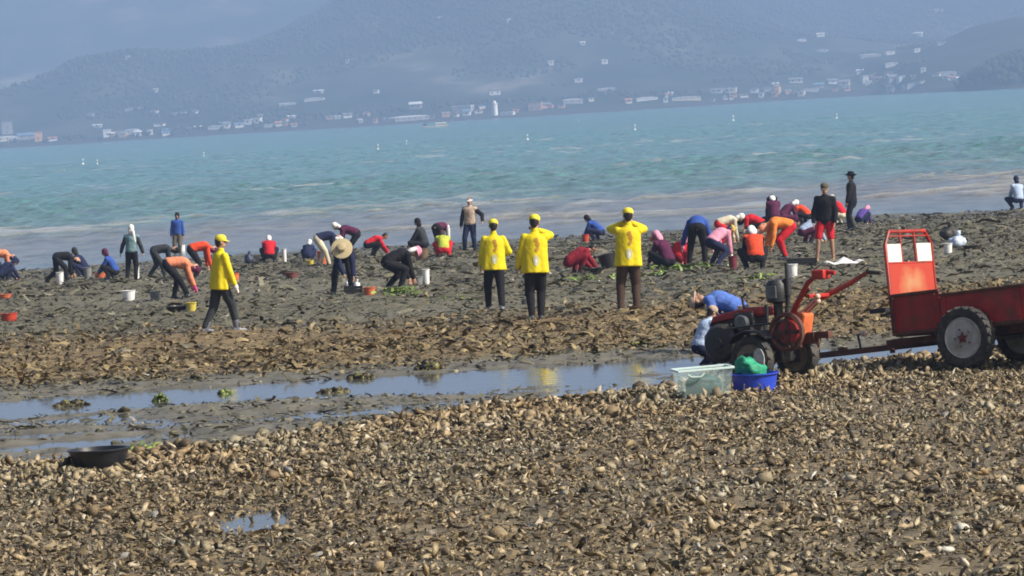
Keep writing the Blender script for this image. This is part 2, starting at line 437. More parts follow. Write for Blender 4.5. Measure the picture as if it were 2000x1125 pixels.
n.links.new(bpn.outputs['Fac'], bpw.inputs['Height']); n.links.new(bpw.outputs[0], b.inputs['Normal'])
SEA = mt
cols = np.unique(np.concatenate([np.linspace(-3000, -150, 24), np.linspace(-150, -45, 75), np.linspace(-45, 45, 230), np.linspace(45, 150, 75), np.linspace(150, 3000, 24)]))
rows = np.concatenate([np.arange(142, 330, .6), np.arange(330, 700, 2.6), np.geomspace(700, 2800, 60)])
me, X, Y, Z = grid_mesh('sea', cols, rows, sea_h)
cap = sstep(.72, .86, vnoise(X * .35, Y * .22, 131)) * sstep(.55, .75, vnoise(X * .05, Y * .03, 133)) * sstep(230, 260, Y) * (1 - sstep(500, 900, Y))
fo = np.clip(np.roll(foam_f(X, Y), 0) + .8 * cap, 0, 1)
fl = me.attributes.new('Foam', 'FLOAT', 'POINT'); fl.data.foreach_set('value', fo.astype(np.float32))
tag(link('sea', me, SEA), 'choppy turquoise bay with a muddy brown edge along the mudflat', kind='structure')

# ------------------------------------------------------------------ far shore and hills
def land(x, y):
    x = np.asarray(x, float); y = np.asarray(y, float)
    sh = 2500 - 14 * np.exp(-((x - 20) / 60.) ** 2) - 450 * sstep(224, 246, x) + 10 * fbm(x * .02, x * 0, 201, 3)
    d = y - sh
    h = -3 + 5.0 * sstep(-6, 14, d) + 10 * sstep(20, 500, d) + 16 * sstep(200, 1100, d) * sstep(120, 360, x) + 10 * sstep(150, 700, d) * sstep(-100, -300, x)
    h = h + 136 * np.exp(-((x - 12) / 200.) ** 2) * np.exp(-((y - 3400) / 520.) ** 2)
    h = h + 32 * np.exp(-((x + 275) / 110.) ** 2) * np.exp(-((y - 2980) / 210.) ** 2)
    h = h + 24 * np.exp(-((x - 345) / 60.) ** 2) * np.exp(-((y - 2790) / 150.) ** 2)
    h = h + 15 * np.exp(-((x - 286) / 44.) ** 4) * np.exp(-((y - 2110) / 60.) ** 4)
    h = h + (205 + 40 * np.sin(x * .0021 + 1.0) + 25 * np.sin(x * .0053)) * sstep(3300, 4800, y) * (1 - .3 * sstep(5400, 6500, y))
    up = sstep(20, 300, d)
    h = h + up * (26 * fbm(x * .0075, y * .0035, 203, 5) + 3.5 * fbm(x * .05, y * .03, 209, 3)) * (1 + sstep(3000, 5000, y))
    return h
def at_land(px, py, t0=2380., t1=5600., step=4.):
    d = pix_dir(px, py); t = np.arange(t0, t1, step)
    P = np.array(CAMP)[None] + t[:, None] * np.array(d)[None]
    hit = np.nonzero(land(P[:, 0], P[:, 1]) > P[:, 2])[0]
    if not len(hit): return None
    p = P[hit[0]]; return Vector((p[0], p[1], float(land(p[0], p[1]))))
xs = np.unique(np.concatenate([np.linspace(-3000, -760, 50), np.linspace(-760, 760, 240), np.linspace(760, 3000, 50)]))
ys = np.unique(np.concatenate([np.arange(2020, 2240, 6), np.arange(2240, 2440, 25), np.arange(2440, 2600, 5), np.arange(2600, 3600, 12), np.linspace(3600, 5300, 90), np.linspace(5300, 6800, 20)]))
me, X, Y, Z = grid_mesh('hills', xs, ys, land)
mt, n, b = new_mat('hill_ground'); geo = N(n, 'ShaderNodeNewGeometry')
n1 = N(n, 'ShaderNodeTexNoise'); n1.inputs['Scale'].default_value = .011; n1.inputs['Detail'].default_value = 9; n1.inputs['Roughness'].default_value = .62
mp1 = N(n, 'ShaderNodeMapping'); mp1.inputs['Scale'].default_value = (1, .4, 2.2); n.links.new(geo.outputs['Position'], mp1.inputs[0]); n.links.new(mp1.outputs[0], n1.inputs['Vector'])
r1 = N(n, 'ShaderNodeValToRGB'); cr = r1.color_ramp
cr.elements[0].position = .36; cr.elements[0].color = (.012, .020, .013, 1); cr.elements[1].position = .70; cr.elements[1].color = (.19, .17, .135, 1)
e_ = cr.elements.new(.5); e_.color = (.024, .034, .020, 1); e_ = cr.elements.new(.60); e_.color = (.055, .058, .040, 1)
n.links.new(n1.outputs['Fac'], r1.inputs[0])
sz = N(n, 'ShaderNodeSeparateXYZ'); n.links.new(geo.outputs['Position'], sz.inputs[0])
mrz = N(n, 'ShaderNodeMapRange'); mrz.inputs[1].default_value = 1.0; mrz.inputs[2].default_value = 5.0; n.links.new(sz.outputs[2], mrz.inputs[0])
mxz = N(n, 'ShaderNodeMix', data_type='RGBA'); n.links.new(mrz.outputs[0], mxz.inputs[0]); mxz.inputs[6].default_value = (.045, .040, .036, 1); n.links.new(r1.outputs[0], mxz.inputs[7])
n.links.new(mxz.outputs[2], b.inputs['Base Color']); b.inputs['Roughness'].default_value = .95; b.inputs['Specular IOR Level'].default_value = .1
tag(link('hills', me, mt), 'hazy blue wooded hills behind the far shore of the bay', kind='structure')

# one closed box of air
hb = MB().box((0, 3390, 139), (6000, 6880, 290)); 
me = hb.mesh('haze'); hm = bpy.data.materials.new('haze'); hm.use_nodes = True; hn = hm.node_tree
for q in list(hn.nodes):
    if q.type == 'BSDF_PRINCIPLED': hn.nodes.remove(q)
pv = hn.nodes.new('ShaderNodeVolumePrincipled'); pv.inputs['Color'].default_value = HAZE_COL + (1,); pv.inputs['Density'].default_value = HAZE
pv.inputs['Anisotropy'].default_value = .0
hn.links.new(pv.outputs[0], [q for q in hn.nodes if q.type == 'OUTPUT_MATERIAL'][0].inputs['Volume'])
tag(link('haze', me, hm), 'pale blue sea haze hanging over the whole bay', kind='stuff')
# ------------------------------------------------------------------ shells, stones and weed lying on the flat
def shell_tpl(seed, n=7, bend=.5, thick=.10, dome=.35):
    q = random.Random(seed); v = []
    for k in range(n):
        a = 2 * math.pi * k / n; r_ = q.uniform(.55, 1.25)
        x, y = math.cos(a) * r_, math.sin(a) * r_ * .52 * (1 - .25 * math.cos(a))
        v.append((x, y, -bend * x * x + q.uniform(-.08, .08)))
    v.append((0.05, 0, dome)); v.append((0, 0, dome - thick))
    f = []
    for k in range(n):
        f.append((k, (k + 1) % n, n)); f.append(((k + 1) % n, k, n + 1))
    return np.array(v, float), np.array(f)
def rock_tpl(seed):
    q = random.Random(seed); b_ = bmesh.new(); bmesh.ops.create_icosphere(b_, subdivisions=1, radius=1)
    v = np.array([tuple(p.co * q.uniform(.72, 1.12)) for p in b_.verts]); f = np.array([[p.index for p in t.verts] for t in b_.faces]); b_.free()
    return v, f
def slab_tpl(seed):
    v, f = rock_tpl(seed); v = v.copy(); v[:, 2] *= .45; return v, f
def blade_tpl(seed):
    """a curled ribbon of weed, two quads thick bend"""
    q = random.Random(seed); v = []; f = []
    m_ = 4; 
    for k in range(m_):
        t = k / (m_ - 1); wv = .32 * (1 - .75 * abs(t - .4)); z = .55 * math.sin(t * math.pi * q.uniform(.6, 1.1)); yo = q.uniform(-.25, .25)
        v += [(t * 2 - 1, yo - wv, z + q.uniform(-.1, .1)), (t * 2 - 1, yo + wv, z + q.uniform(-.1, .1))]
    for k in range(m_ - 1):
        a = 2 * k; f += [(a, a + 1, a + 3), (a, a + 3, a + 2)]
    return np.array(v), np.array(f)
SH = [shell_tpl(k, 5 + k % 2, .20 + .18 * (k % 4), .06, -.06 + .05 * (k % 3)) for k in range(12)]
RK = [rock_tpl(k + 40) for k in range(5)] + [slab_tpl(k + 60) for k in range(4)]
BL = [blade_tpl(k + 80) for k in range(8)]
SHELL_STOPS = [(.0, (.030, .023, .013)), (.14, (.085, .068, .037)), (.32, (.185, .150, .088)), (.66, (.285, .238, .148)), (.87, (.355, .310, .215)), (.965, (.41, .38, .30)), (.99, (.56, .53, .46)), (1., (.66, .63, .56))]
SHM = island_mat('oyster_shell', SHELL_STOPS, rough=.55, bump=.5, scale=90, dark=.3, macro=.55)

def front_pts(n, y0, y1, wfac=.150, pad=.4):
    """random points in the wedge of ground the photograph shows, uniform per square metre"""
    y = np.sqrt(NR.uniform(y0 ** 2, y1 ** 2, n)); x = NR.uniform(-1, 1, n) * (y * wfac + pad)
    return x, y
def pud_mask(x, y, k=1.0):
    m_ = np.zeros(len(x), bool)
    for cx, cy, rx_, ry_ in PUD: m_ |= (((x - cx) / (rx_ * k)) ** 2 + ((y - cy) / (ry_ * k)) ** 2) < 1
    return m_
# loose layer of shells: dense on the bank, thinning past the crest
x, y = front_pts(190000, 21.5, 49)
e = bank_edge(x); d = y - e
dens = (.55 + .6 * fbm(x * .8, y * .45, 301, 3)) * (1 - sstep(-.5, .5, d)) * .62
dens = np.clip(dens + .8 * np.exp(-((d + 1.6) / 1.9) ** 2) * (d < .5), 0, 1)
keep = (NR.uniform(0, 1, len(x)) < dens) & ~(pud_mask(x, y, 1.0) & (NR.uniform(0, 1, len(x)) < .42))
x, y, d = x[keep], y[keep], d[keep]
s = NR.lognormal(math.log(.030), .42, len(x)).clip(.012, .085) * (.95 + .35 * np.exp(-((d + 1.6) / 1.9) ** 2))
P = np.stack([x, y, ground(x, y) + s * NR.uniform(-.1, .75, len(x))], 1)
S = np.stack([s, s * NR.uniform(.6, 1.1, len(x)), s * NR.uniform(.6, 1.2, len(x))], 1)
me = scatter_mesh('shell_litter', SH, P, rots(len(x), R(92), .95), S)
tag(link('shell_litter', me, SHM), 'thick litter of broken tan oyster shells covering the near bank', kind='stuff')
print('shells', len(x))
# low brown weed film between the shells
x, y = front_pts(110000, 21.5, 46); e = bank_edge(x)
dens = np.clip(.55 + 2.0 * fbm(x * .45, y * .25, 311, 3), .2, 1) * (1 - sstep(-.3, .3, y - e))
keep = (NR.uniform(0, 1, len(x)) < dens) & ~pud_mask(x, y, .7); x, y = x[keep], y[keep]
s = NR.lognormal(math.log(.023), .5, len(x)).clip(.01, .06); P = np.stack([x, y, ground(x, y) + .012], 1)
WEED_STOPS = [(0, (.045, .033, .017)), (.4, (.125, .092, .046)), (.75, (.20, .150, .078)), (1, (.29, .235, .14))]
WDM = island_mat('brown_weed', WEED_STOPS, rough=.5, bump=.4, scale=40)
me = scatter_mesh('weed_film', BL, P, rots(len(x), R(60)), np.stack([s, s, s], 1))
tag(link('weed_film', me, WDM), 'dried brown seaweed scraps tangled among the near shells', kind='stuff')
# blockier stones heaped on the crest of the bank
x, y = front_pts(26000, 23, 48); e = bank_edge(x); d = y - e
keep = (NR.uniform(0, 1, len(x)) < np.clip(.025 + .75 * np.exp(-((d + 1.2) / 1.6) ** 2) * (d < .3), 0, 1) * (d < .3)) & ~pud_mask(x, y, .9); x, y = x[keep], y[keep]
s = NR.lognormal(math.log(.036), .35, len(x)).clip(.018, .085); P = np.stack([x, y, ground(x, y) + s * NR.uniform(.0, .7, len(x))], 1)
me = scatter_mesh('crest_stones', RK, P, rots(len(x), R(80)), np.stack([s * 1.15, s * .85, s * .8], 1))
tag(link('crest_stones', me, island_mat('bank_stone', [(0, (.05, .040, .025)), (.3, (.15, .122, .075)), (.7, (.26, .215, .138)), (1, (.37, .33, .24))], rough=.7, bump=.6, scale=60, macro=.55)), 'tan stones heaped along the crest of the shell bank', kind='stuff')
print('stones', len(x))
# larger single shells and stones one can pick apart: pieces of the flat
x, y = front_pts(240, 22.5, 42); e = bank_edge(x); k_ = (y < e + .1) & ~pud_mask(x, y, .8); x, y = x[k_], y[k_]
SHO = [island_mat('single_shell_%s' % nm, [(0, c), (1, tuple(q * 1.25 for q in c))], .5, .5, 70, .3) for nm, c in
       (('tan', (.25, .21, .13)), ('dark', (.035, .028, .02)), ('pale', (.52, .49, .42)), ('grey', (.19, .185, .165)))]
tm = []
for k, (tv, tf) in enumerate(SH[:9] + RK[5:8]):
    for mi in range(4):
        me = np_mesh('piece', tv, tf); me.materials.append(SHO[mi]); tm.append((k >= 9, mi, me))
for i in range(len(x)):
    mi = NR.choice(4, p=[.46, .28, .04, .22]); isr, _, me = tm[int(NR.integers(0, 12)) * 4 + mi]
    o = bpy.data.objects.new('stone' if isr else 'oyster_shell', me); COL.objects.link(o); o.parent = mud
    s_ = float(NR.uniform(.04, .08)); o.scale = (s_, s_ * .8, s_ * .8)
    o.location = (x[i], y[i], float(ground(x[i], y[i])) + s_ * .35); o.rotation_euler = (NR.uniform(-1.0, 1.0), NR.uniform(-.8, .8), NR.uniform(0, 6.28))

# brown weed belt beyond the pool
x, y = front_pts(80000, 52, 92); dens = np.clip((1 - sstep(66, 80, y + 10 * fbm(x * .15, y * .1, 71, 3))) * (.75 + 1.7 * fbm(x * .35, y * .2, 321, 3)), 0.03, 1)
keep = NR.uniform(0, 1, len(x)) < dens; x, y = x[keep], y[keep]
s = NR.lognormal(math.log(.044), .5, len(x)).clip(.018, .13); P = np.stack([x, y, ground(x, y) + s * .1], 1)
WD2 = island_mat('belt_weed', [(0, (.030, .021, .010)), (.35, (.10, .074, .032)), (.7, (.185, .140, .062)), (1, (.28, .215, .105))], rough=.6, bump=.5, scale=25)
me = scatter_mesh('brown_seaweed', BL + SH[:4], P, rots(len(x), R(55)), np.stack([s, s, s * NR.uniform(.6, 1.2, len(x))], 1))
tag(link('brown_seaweed', me, WD2), 'golden brown seaweed belt lying across the flat beyond the pool', kind='stuff')
# grey-green lumps of mud, stone and weed over the outer flat
x, y = front_pts(155000, 53, 149); dens = np.clip(.62 + 1.3 * fbm(x * .22, y * .12, 331, 4), .12, 1) * (1 - .75 * sstep(132, 147, y)) * (.35 + .65 * sstep(60, 76, y))
keep = NR.uniform(0, 1, len(x)) < dens; x, y = x[keep], y[keep]
s = NR.lognormal(math.log(.044), .5, len(x)).clip(.02, .20) * (.75 + .4 * sstep(60, 120, y)); P = np.stack([x, y, ground(x, y) + s * .05], 1)
LUM = island_mat('outer_lumps', [(0, (.022, .020, .011)), (.35, (.068, .062, .036)), (.65, (.118, .108, .062)), (.9, (.165, .152, .095)), (.985, (.22, .20, .15)), (1, (.42, .41, .38))], rough=.5, bump=.6, scale=18)
me = scatter_mesh('mud_lumps', SH + BL + BL, P, rots(len(x), R(40)), np.stack([s * 1.5, s * 1.2, s * NR.uniform(.5, 1.0, len(x))], 1))
tag(link('mud_lumps', me, LUM), 'grey green lumps of mud, stones and weed over the outer flat', kind='stuff')
print('lumps', len(x))
# grit and broken shell on the drained parts of the pool floor
x, y = front_pts(40000, 37, 54); e = bank_edge(x); keep = (y > e) & (NR.uniform(0, 1, len(x)) < np.clip(.5 + 1.4 * fbm(x * .6, y * .5, 341, 3), .15, 1)) & (ground(x, y) > POOL_Z - .02); x, y = x[keep], y[keep]
s = NR.lognormal(math.log(.028), .5, len(x)).clip(.01, .09); P = np.stack([x, y, ground(x, y) + s * .05], 1)
me = scatter_mesh('pool_grit', BL + RK[6:7], P, rots(len(x), R(45)), np.stack([s * 1.3, s, s * .6], 1))
tag(link('pool_grit', me, LUM), 'dark grit and weed scraps on the drained pool floor', kind='stuff')
# fresh green sea lettuce
GRM = island_mat('green_weed', [(0, (.05, .09, .015)), (.5, (.14, .22, .035)), (1, (.26, .34, .07))], rough=.45, bump=.3, scale=30)
def green_patch(px, py, w_, dep, n_, label, s0=.11):
    p = at(px, py); x = p.x + NR.normal(0, w_ * .4, n_); y = p.y + NR.normal(0, dep * .4, n_)
    s = NR.uniform(.5, 1.3, n_) * s0; P = np.stack([x, y, ground(x, y) + s * .35], 1)
    me = scatter_mesh('green_seaweed', BL, P, rots(n_, R(50)), np.stack([s, s, s], 1))
    return tag(link('green_seaweed', me, GRM), label, kind='stuff')
green_patch(770, 577, .45, 1.6, 34, 'small bright green weed tuft below the crouching person in the bonnet')
green_patch(800, 580, .5, 1.2, 14, 'thin green weed streak beside the white pail', .08)
green_patch(1150, 548, .8, 1.2, 40, 'pale green weed patch in front of the crouching person in red', .09)
green_patch(1330, 526, 1.3, 1.3, 90, 'green weed spread under the person in the blue jacket')
green_patch(1265, 540, .9, 2.0, 40, 'thin green weed beside the dark basin', .09)
green_patch(1475, 545, .6, 1.2, 36, 'green weed tuft below the person in the orange red vest', .09)
green_patch(895, 585, .8, 2.5, 20, 'sparse green weed left of the yellow jackets', .07)
green_patch(275, 882, .22, .3, 40, 'green weed tuft beside the black tub', .05)

# clumps of weed standing in the pool, the last one imitating a reflection: countable things
CLM = island_mat('pool_clump', [(0, (.02, .016, .009)), (.5, (.07, .055, .022)), (.8, (.13, .12, .03)), (1, (.19, .20, .05))], rough=.5, bump=.5, scale=30)
CLG = island_mat('pool_clump_green', [(0, (.035, .045, .01)), (.5, (.10, .14, .025)), (1, (.22, .27, .06))], rough=.5, bump=.5, scale=30)
def clump(px, py, wid, hgt, label, mt=CLM, n_=70):
    p = at(px, py); p.z = max(p.z, POOL_Z - .02)
    ph = NR.uniform(0, 6.28, n_); rr = np.sqrt(NR.uniform(0, 1, n_)); x = rr * np.cos(ph) * wid / 2; y = rr * np.sin(ph) * wid / 2 * .8
    z = hgt * (1 - rr ** 2) * NR.uniform(.3, 1, n_); s = wid * NR.uniform(.10, .22, n_)
    me = scatter_mesh('seaweed_clump', BL + RK[:3], np.stack([x, y, z], 1), rots(n_, R(60)), np.stack([s, s, s * .8], 1))
    o = link('seaweed_clump', me, mt); o.location = p
    tag(o, label, 'seaweed', 'weed clumps standing in the tidal pool'); return o
clump(312, 770, .20, .13, 'bright green weed clump in the pool at the left, rising from pale water', CLG)
clump(838, 722, .34, .10, 'wide olive weed clump on the far pool edge below the paired yellow jackets')
clump(707, 738, .34, .07, 'flat brown weed clump in the pool left of the olive one')
clump(655, 776, .36, .06, 'low dark weed clump on the mud bar at the pool middle')
clump(140, 802, .42, .06, 'dark flat weed clump in the pale water at the left end')
clump(1255, 684, .36, .15, 'rounded brown weed clump on the far pool edge right of centre')
clump(440, 778, .22, .08, 'yellowish clump imitating the reflection of the walking yellow jacket in the pool', CLG, 40)  # added clump, its colour stands in for the jacket's reflection on the water
# ------------------------------------------------------------------ people
SKIN = mat('skin', (.42, .24, .16), .55, .12, 20)
SKIN2 = mat('skin_tanned', (.30, .16, .10), .55, .12, 20)
HAIR = mat('hair', (.012, .010, .009), .5, .2, 60)
EYE = mat('eye', (.02, .015, .012), .2, .0)
FOLD = bpy.data.textures.new('folds', 'CLOUDS'); FOLD.noise_basis = 'IMPROVED_PERLIN'; FOLD.noise_scale = .16; FOLD.noise_depth = 3
def cloth(name, col, rough=.85, var=.22): return mat('cloth_' + name, col, rough, var, 9, .35, spec=.15)
C = dict(
    yellow=cloth('yellow', (.66, .545, .014), .6, .05), black=cloth('black', (.014, .014, .018)), navy=cloth('navy', (.018, .024, .065)),
    blue=cloth('blue', (.035, .085, .33)), midblue=cloth('midblue', (.09, .17, .50)), paleblue=cloth('paleblue', (.38, .48, .66)),
    red=cloth('red', (.52, .018, .03)), darkred=cloth('darkred', (.22, .014, .028)), orangered=cloth('orangered', (.66, .07, .028)),
    salmon=cloth('salmon', (.68, .24, .13)), maroon=cloth('maroon', (.085, .018, .055)), white=cloth('white', (.74, .74, .73)),
    cream=cloth('cream', (.60, .55, .42)), beige=cloth('beige', (.44, .34, .26)), teal=cloth('teal', (.15, .25, .28)),
    lime=cloth('lime', (.42, .48, .06)), pink=cloth('pink', (.68, .30, .42)), magenta=cloth('magenta', (.55, .06, .24)), brown=cloth('brown', (.065, .043, .034)),
    grey=cloth('grey', (.09, .095, .10)), charcoal=cloth('charcoal', (.035, .04, .045)), straw=mat('straw', (.46, .38, .22), .8, .2, 60, .6),
    yhat=cloth('yhat', (.70, .60, .05), .6, .12), purple=cloth('purple', (.10, .06, .28)), boot=mat('rubber_boot', (.035, .04, .05), .35, .2, 9, .1),
    greyboot=mat('grey_boot', (.16, .17, .20), .4, .2, 9, .1), pinkboot=mat('pink_boot', (.50, .24, .25), .45, .2, 9, .1), bootskin=mat('bare_foot', (.42, .24, .16), .6, .15, 20),
    orange=cloth('orange', (.72, .22, .05)), gold=cloth('gold', (.66, .44, .10)), glove=mat('rubber_glove', (.55, .16, .12), .45, .2, 12), khaki=cloth('khaki', (.11, .10, .075)))

def V3(*a): return Vector(a)
def ik(a, t, l1, l2, pole):
    d = t - a; L = d.length
    if L > (l1 + l2) * .995: t = a + d * ((l1 + l2) * .995 / L); d = t - a; L = d.length
    u = d / L; x = (l1 * l1 - l2 * l2 + L * L) / (2 * L); h = math.sqrt(max(l1 * l1 - x * x, 1e-6))
    p = pole - u * pole.dot(u)
    p = p.normalized() if p.length > 1e-4 else u.orthogonal().normalized()
    return a + u * x + p * h, t

def skeleton(pose):
    """local frame: +Y forward, +X right, Z up, metres for a 1.65 m person; left = -X"""
    J = {}; ln = R(pose.get('lean', 4)); rl = R(pose.get('roll', 0)); tw = R(pose.get('twist', 0))
    px_, py_, pz_ = pose.get('pelvis', (0, 0, .90)); pel = V3(px_, py_, pz_)
    ln2 = R(pose.get('lean2', pose.get('lean', 4)))
    def up(a): return V3(math.sin(rl), math.sin(a) * math.cos(rl), math.cos(a) * math.cos(rl))
    J['pel'] = pel; J['sp'] = pel + up(ln) * .20; J['ch'] = J['sp'] + up((ln + ln2) / 2) * .16; J['nk'] = J['ch'] + up(ln2) * .15
    J['upc'] = up(ln2); J['upp'] = up(ln)
    sx = V3(math.cos(tw), math.sin(tw), 0); sx = (sx - J['upc'] * sx.dot(J['upc'])).normalized(); J['sx'] = sx
    hp = R(pose.get('head', 0)) ; hy = R(pose.get('headyaw', 0))
    hu = V3(0, math.sin(hp), math.cos(hp)); J['hu'] = hu; J['nk2'] = J['nk'] + (J['upc'] * .5 + hu * .5).normalized() * .07
    J['hd'] = J['nk2'] + hu * .115
    fw = V3(-math.sin(hy), math.cos(hy), 0); fw = (fw - hu * fw.dot(hu)).normalized(); J['hf'] = fw
    hx = pose.get('hipw', .085)
    for sd, k in ((-1, 'l'), (1, 'r')):
        J['hip' + k] = pel + V3(sd * hx, 0, -.02)
        fx, fy = pose.get('feet', ((-.11, 0), (.11, 0)))[0 if sd < 0 else 1][:2]
        fz = pose.get('feet', ((-.11, 0), (.11, 0)))[0 if sd < 0 else 1]; fz = fz[2] if len(fz) > 2 else 0
        ank = V3(fx, fy, .085 + fz)
        kn, ank = ik(J['hip' + k], ank, .42, .40, V3(sd * pose.get('splay', .15), 1, .3))
        J['kn' + k] = kn; J['an' + k] = ank
        J['sh' + k] = J['nk'] - J['upc'] * .045 + sx * sd * .165
        hd = V3(*pose.get('hands', ((-.25, .05, .80), (.25, .05, .80)))[0 if sd < 0 else 1])
        pl = pose.get('pole' + k, (sd * pose.get('elb', .6), -.8, -.3)); el, wr = ik(J['sh' + k], hd, .28, .245, V3(*pl))
        J['el' + k] = el; J['wr' + k] = wr
    return J

def frame_from(z, y):
    z = z.normalized(); y = (y - z * y.dot(z)).normalized(); x = y.cross(z)
    return Matrix((x, y, z)).transposed()

def body_mb(J, bare_feet=False):
    b = MB()
    T = lambda k, d: frame_from(J[k], d)
    Mp = frame_from(J['upp'], V3(0, math.cos(0), .01) if abs(J['upp'].y) < .9 else V3(0, .01, -1))
    Mc = Matrix((J['sx'], J['upc'].cross(J['sx']), J['upc'])).transposed()
    b.ell(J['pel'] + J['upp'] * .02, (.155, .11, .13), Mp); b.ell(J['sp'], (.135, .095, .14), Mp)
    b.ell(J['ch'] + J['upc'] * .02, (.155, .105, .16), Mc); b.cap(J['nk'] - J['upc'] * .04, J['nk2'] + J['hu'] * .05, .058, .05)
    b.cap(J['shl'] - J['upc'] * .02, J['shr'] - J['upc'] * .02, .045, .045)
    for k in 'lr':
        b.cap(J['hip' + k], J['kn' + k], .085, .056); b.cap(J['kn' + k], J['an' + k], .055, .037)
        ft = V3(0, 1, 0); a = J['an' + k]
        b.cap(a + V3(0, -.035, -.045), a + V3((-.02 if k == 'l' else .02), .13, -.06), .038, .026)
        b.cap(J['sh' + k] - J['upc'] * .015, J['el' + k], .044, .036); b.cap(J['el' + k], J['wr' + k], .037, .026)
        # hand: palm, four fingers, thumb
        d = (J['wr' + k] - J['el' + k]).normalized(); side = J['sx'] - d * J['sx'].dot(d)
        side = side.normalized() if side.length > .1 else d.orthogonal().normalized()
        nrm = d.cross(side).normalized(); w_ = J['wr' + k]; sd = -1 if k == 'l' else 1
        acr = nrm; thick = side * sd
        b.ell(w_ + d * .05, (.043, .018, .055), Matrix((acr, thick, d)).transposed(), 10, 7)
        for q, L in ((-1.5, .052), (-.5, .068), (.5, .072), (1.5, .064)):
            p0 = w_ + d * .09 + acr * q * .021; p1 = p0 + d * L * .55 - thick * .008; p2 = p1 + (d * .8 - thick * .6) * L * .55
            b.cap(p0, p1, .0095, .009, 7); b.cap(p1, p2, .009, .0075, 7)
        th = w_ + d * .035 + acr * .038; b.cap(th, th + (d * .7 + acr * .6 - thick * .3) * .05, .012, .0095, 7)
    # head: skull, jaw, nose, brow, ears, lips
    H = J['hd']; hu, hf = J['hu'], J['hf']; hr = hf.cross(hu); M = Matrix((hr, hf, hu)).transposed()
    b.ell(H + hu * .02 - hf * .01, (.076, .094, .096), M); b.ell(H - hu * .045 + hf * .025, (.058, .062, .07), M)
    b.cap(H + hu * .015 + hf * .085, H - hu * .02 + hf * .104, .010, .016, 7)
    b.cap(H + hu * .032 + hf * .078 - hr * .035, H + hu * .032 + hf * .078 + hr * .035, .013, .013, 7)
    b.cap(H - hu * .055 + hf * .082 - hr * .018, H - hu * .055 + hf * .082 + hr * .018, .009, .009, 7)
    for sd in (-1, 1): b.ell(H + hr * sd * .077 - hu * .005, (.012, .022, .032), M, 8, 6)
    return b

def remesh(o, vox, smooth=3, fold=0., it=.5):
    r_ = o.modifiers.new('join', 'REMESH'); r_.mode = 'VOXEL'; r_.voxel_size = vox; r_.use_smooth_shade = True
    if smooth:
        s_ = o.modifiers.new('soft', 'SMOOTH'); s_.factor = it; s_.iterations = smooth
    if fold:
        d_ = o.modifiers.new('fold', 'DISPLACE'); d_.texture = FOLD; d_.strength = fold; d_.mid_level = .5; d_.texture_coords = 'LOCAL'
    BAKE.append(o)

def jacket_mb(J, loose=.03, hem=.10, sleeves='long', boxy=0.):
    b = MB(); up, upp = J['upc'], J['upp']
    Mp = frame_from(upp, V3(0, 1, .01) if abs(upp.y) < .9 else V3(0, .01, -1)); Mc = Matrix((J['sx'], up.cross(J['sx']), up)).transposed()
    L = loose
    if not boxy:
        b.ell(J['ch'] + up * .01, (.165 + L, .115 + L, .17 + L * .6), Mc); b.ell(J['sp'], (.145 + L, .105 + L, .16), Mp)
        for q in (.25, .5, .75):
            b.ell(J['pel'].lerp(J['sp'], q), (.152 + L, .112 + L, .12), Mp); b.ell(J['sp'].lerp(J['ch'], q), (.152 + L, .108 + L, .13), Mc if q > .4 else Mp)
        b.ell(J['pel'] + upp * (.07 - hem * .3), (.160 + L, .120 + L, .10 + hem * .7), Mp)
    b.cap(J['shl'], J['shr'], .066 + L * .5, .066 + L * .5) if not boxy else b.cap(J['shl'] - up * .012, J['shr'] - up * .012, .06, .06); b.cap(J['nk'] - up * .06, J['nk2'] - up * .02, .075, .066)
    if boxy:   # a raincoat hangs from the shoulders: one stack of rounded rings from the collar to the hem
        c1 = J['pel'] - upp * hem; vs = []; fs = []; n = 32
        prof = [(0, .015, .078, .076), (0, -.012, .125, .092), (0, -.035, .178, .110), (0, -.07, .200, .124), (0, -.10, .204, .132), (.25, 0, .208, .140), (.45, 0, .210, .146), (.65, 0, .215, .152), (.85, 0, .225, .160), (1, 0, .235, .168)]
        c0 = J['nk'] - up * .10; ph = 3.1 * (J['anl'].y + J['wrr'].z * 2)
        for t, dz_, rx_, ry_ in prof:
            c = J['nk'] + up * dz_ if t == 0 else c0.lerp(c1, t)
            for k in range(n):
                a = 2 * math.pi * k / n; f_ = 1 + t * (.05 * math.sin(5 * a + ph + 2 * t) + .035 * math.sin(9 * a + 2 * ph - 3 * t))
                vs.append(c + Mp @ V3(rx_ * math.cos(a) * f_, ry_ * math.sin(a) * f_, 0))
        m_ = len(prof)
        for i in range(m_ - 1):
            for k in range(n): fs.append((i * n + k, i * n + (k + 1) % n, (i + 1) * n + (k + 1) % n, (i + 1) * n + k))
        fs += [tuple(range(n)), tuple(reversed(range((m_ - 1) * n, m_ * n)))]
        b.add(vs, fs)
    if sleeves: sleeve_mb(J, 'l', loose, sleeves, b); sleeve_mb(J, 'r', loose, sleeves, b)
    return b
def sleeve_mb(J, k, loose=.03, kind='long', b=None):
    b = b or MB(); L = loose
    b.cap(J['sh' + k] - J['upc'] * .015, J['el' + k], .054 + L * .7, .046 + L * .7)
    if kind == 'long': b.cap(J['el' + k], J['el' + k].lerp(J['wr' + k], .93), .046 + L * .7, .036 + L * .6)
    return b
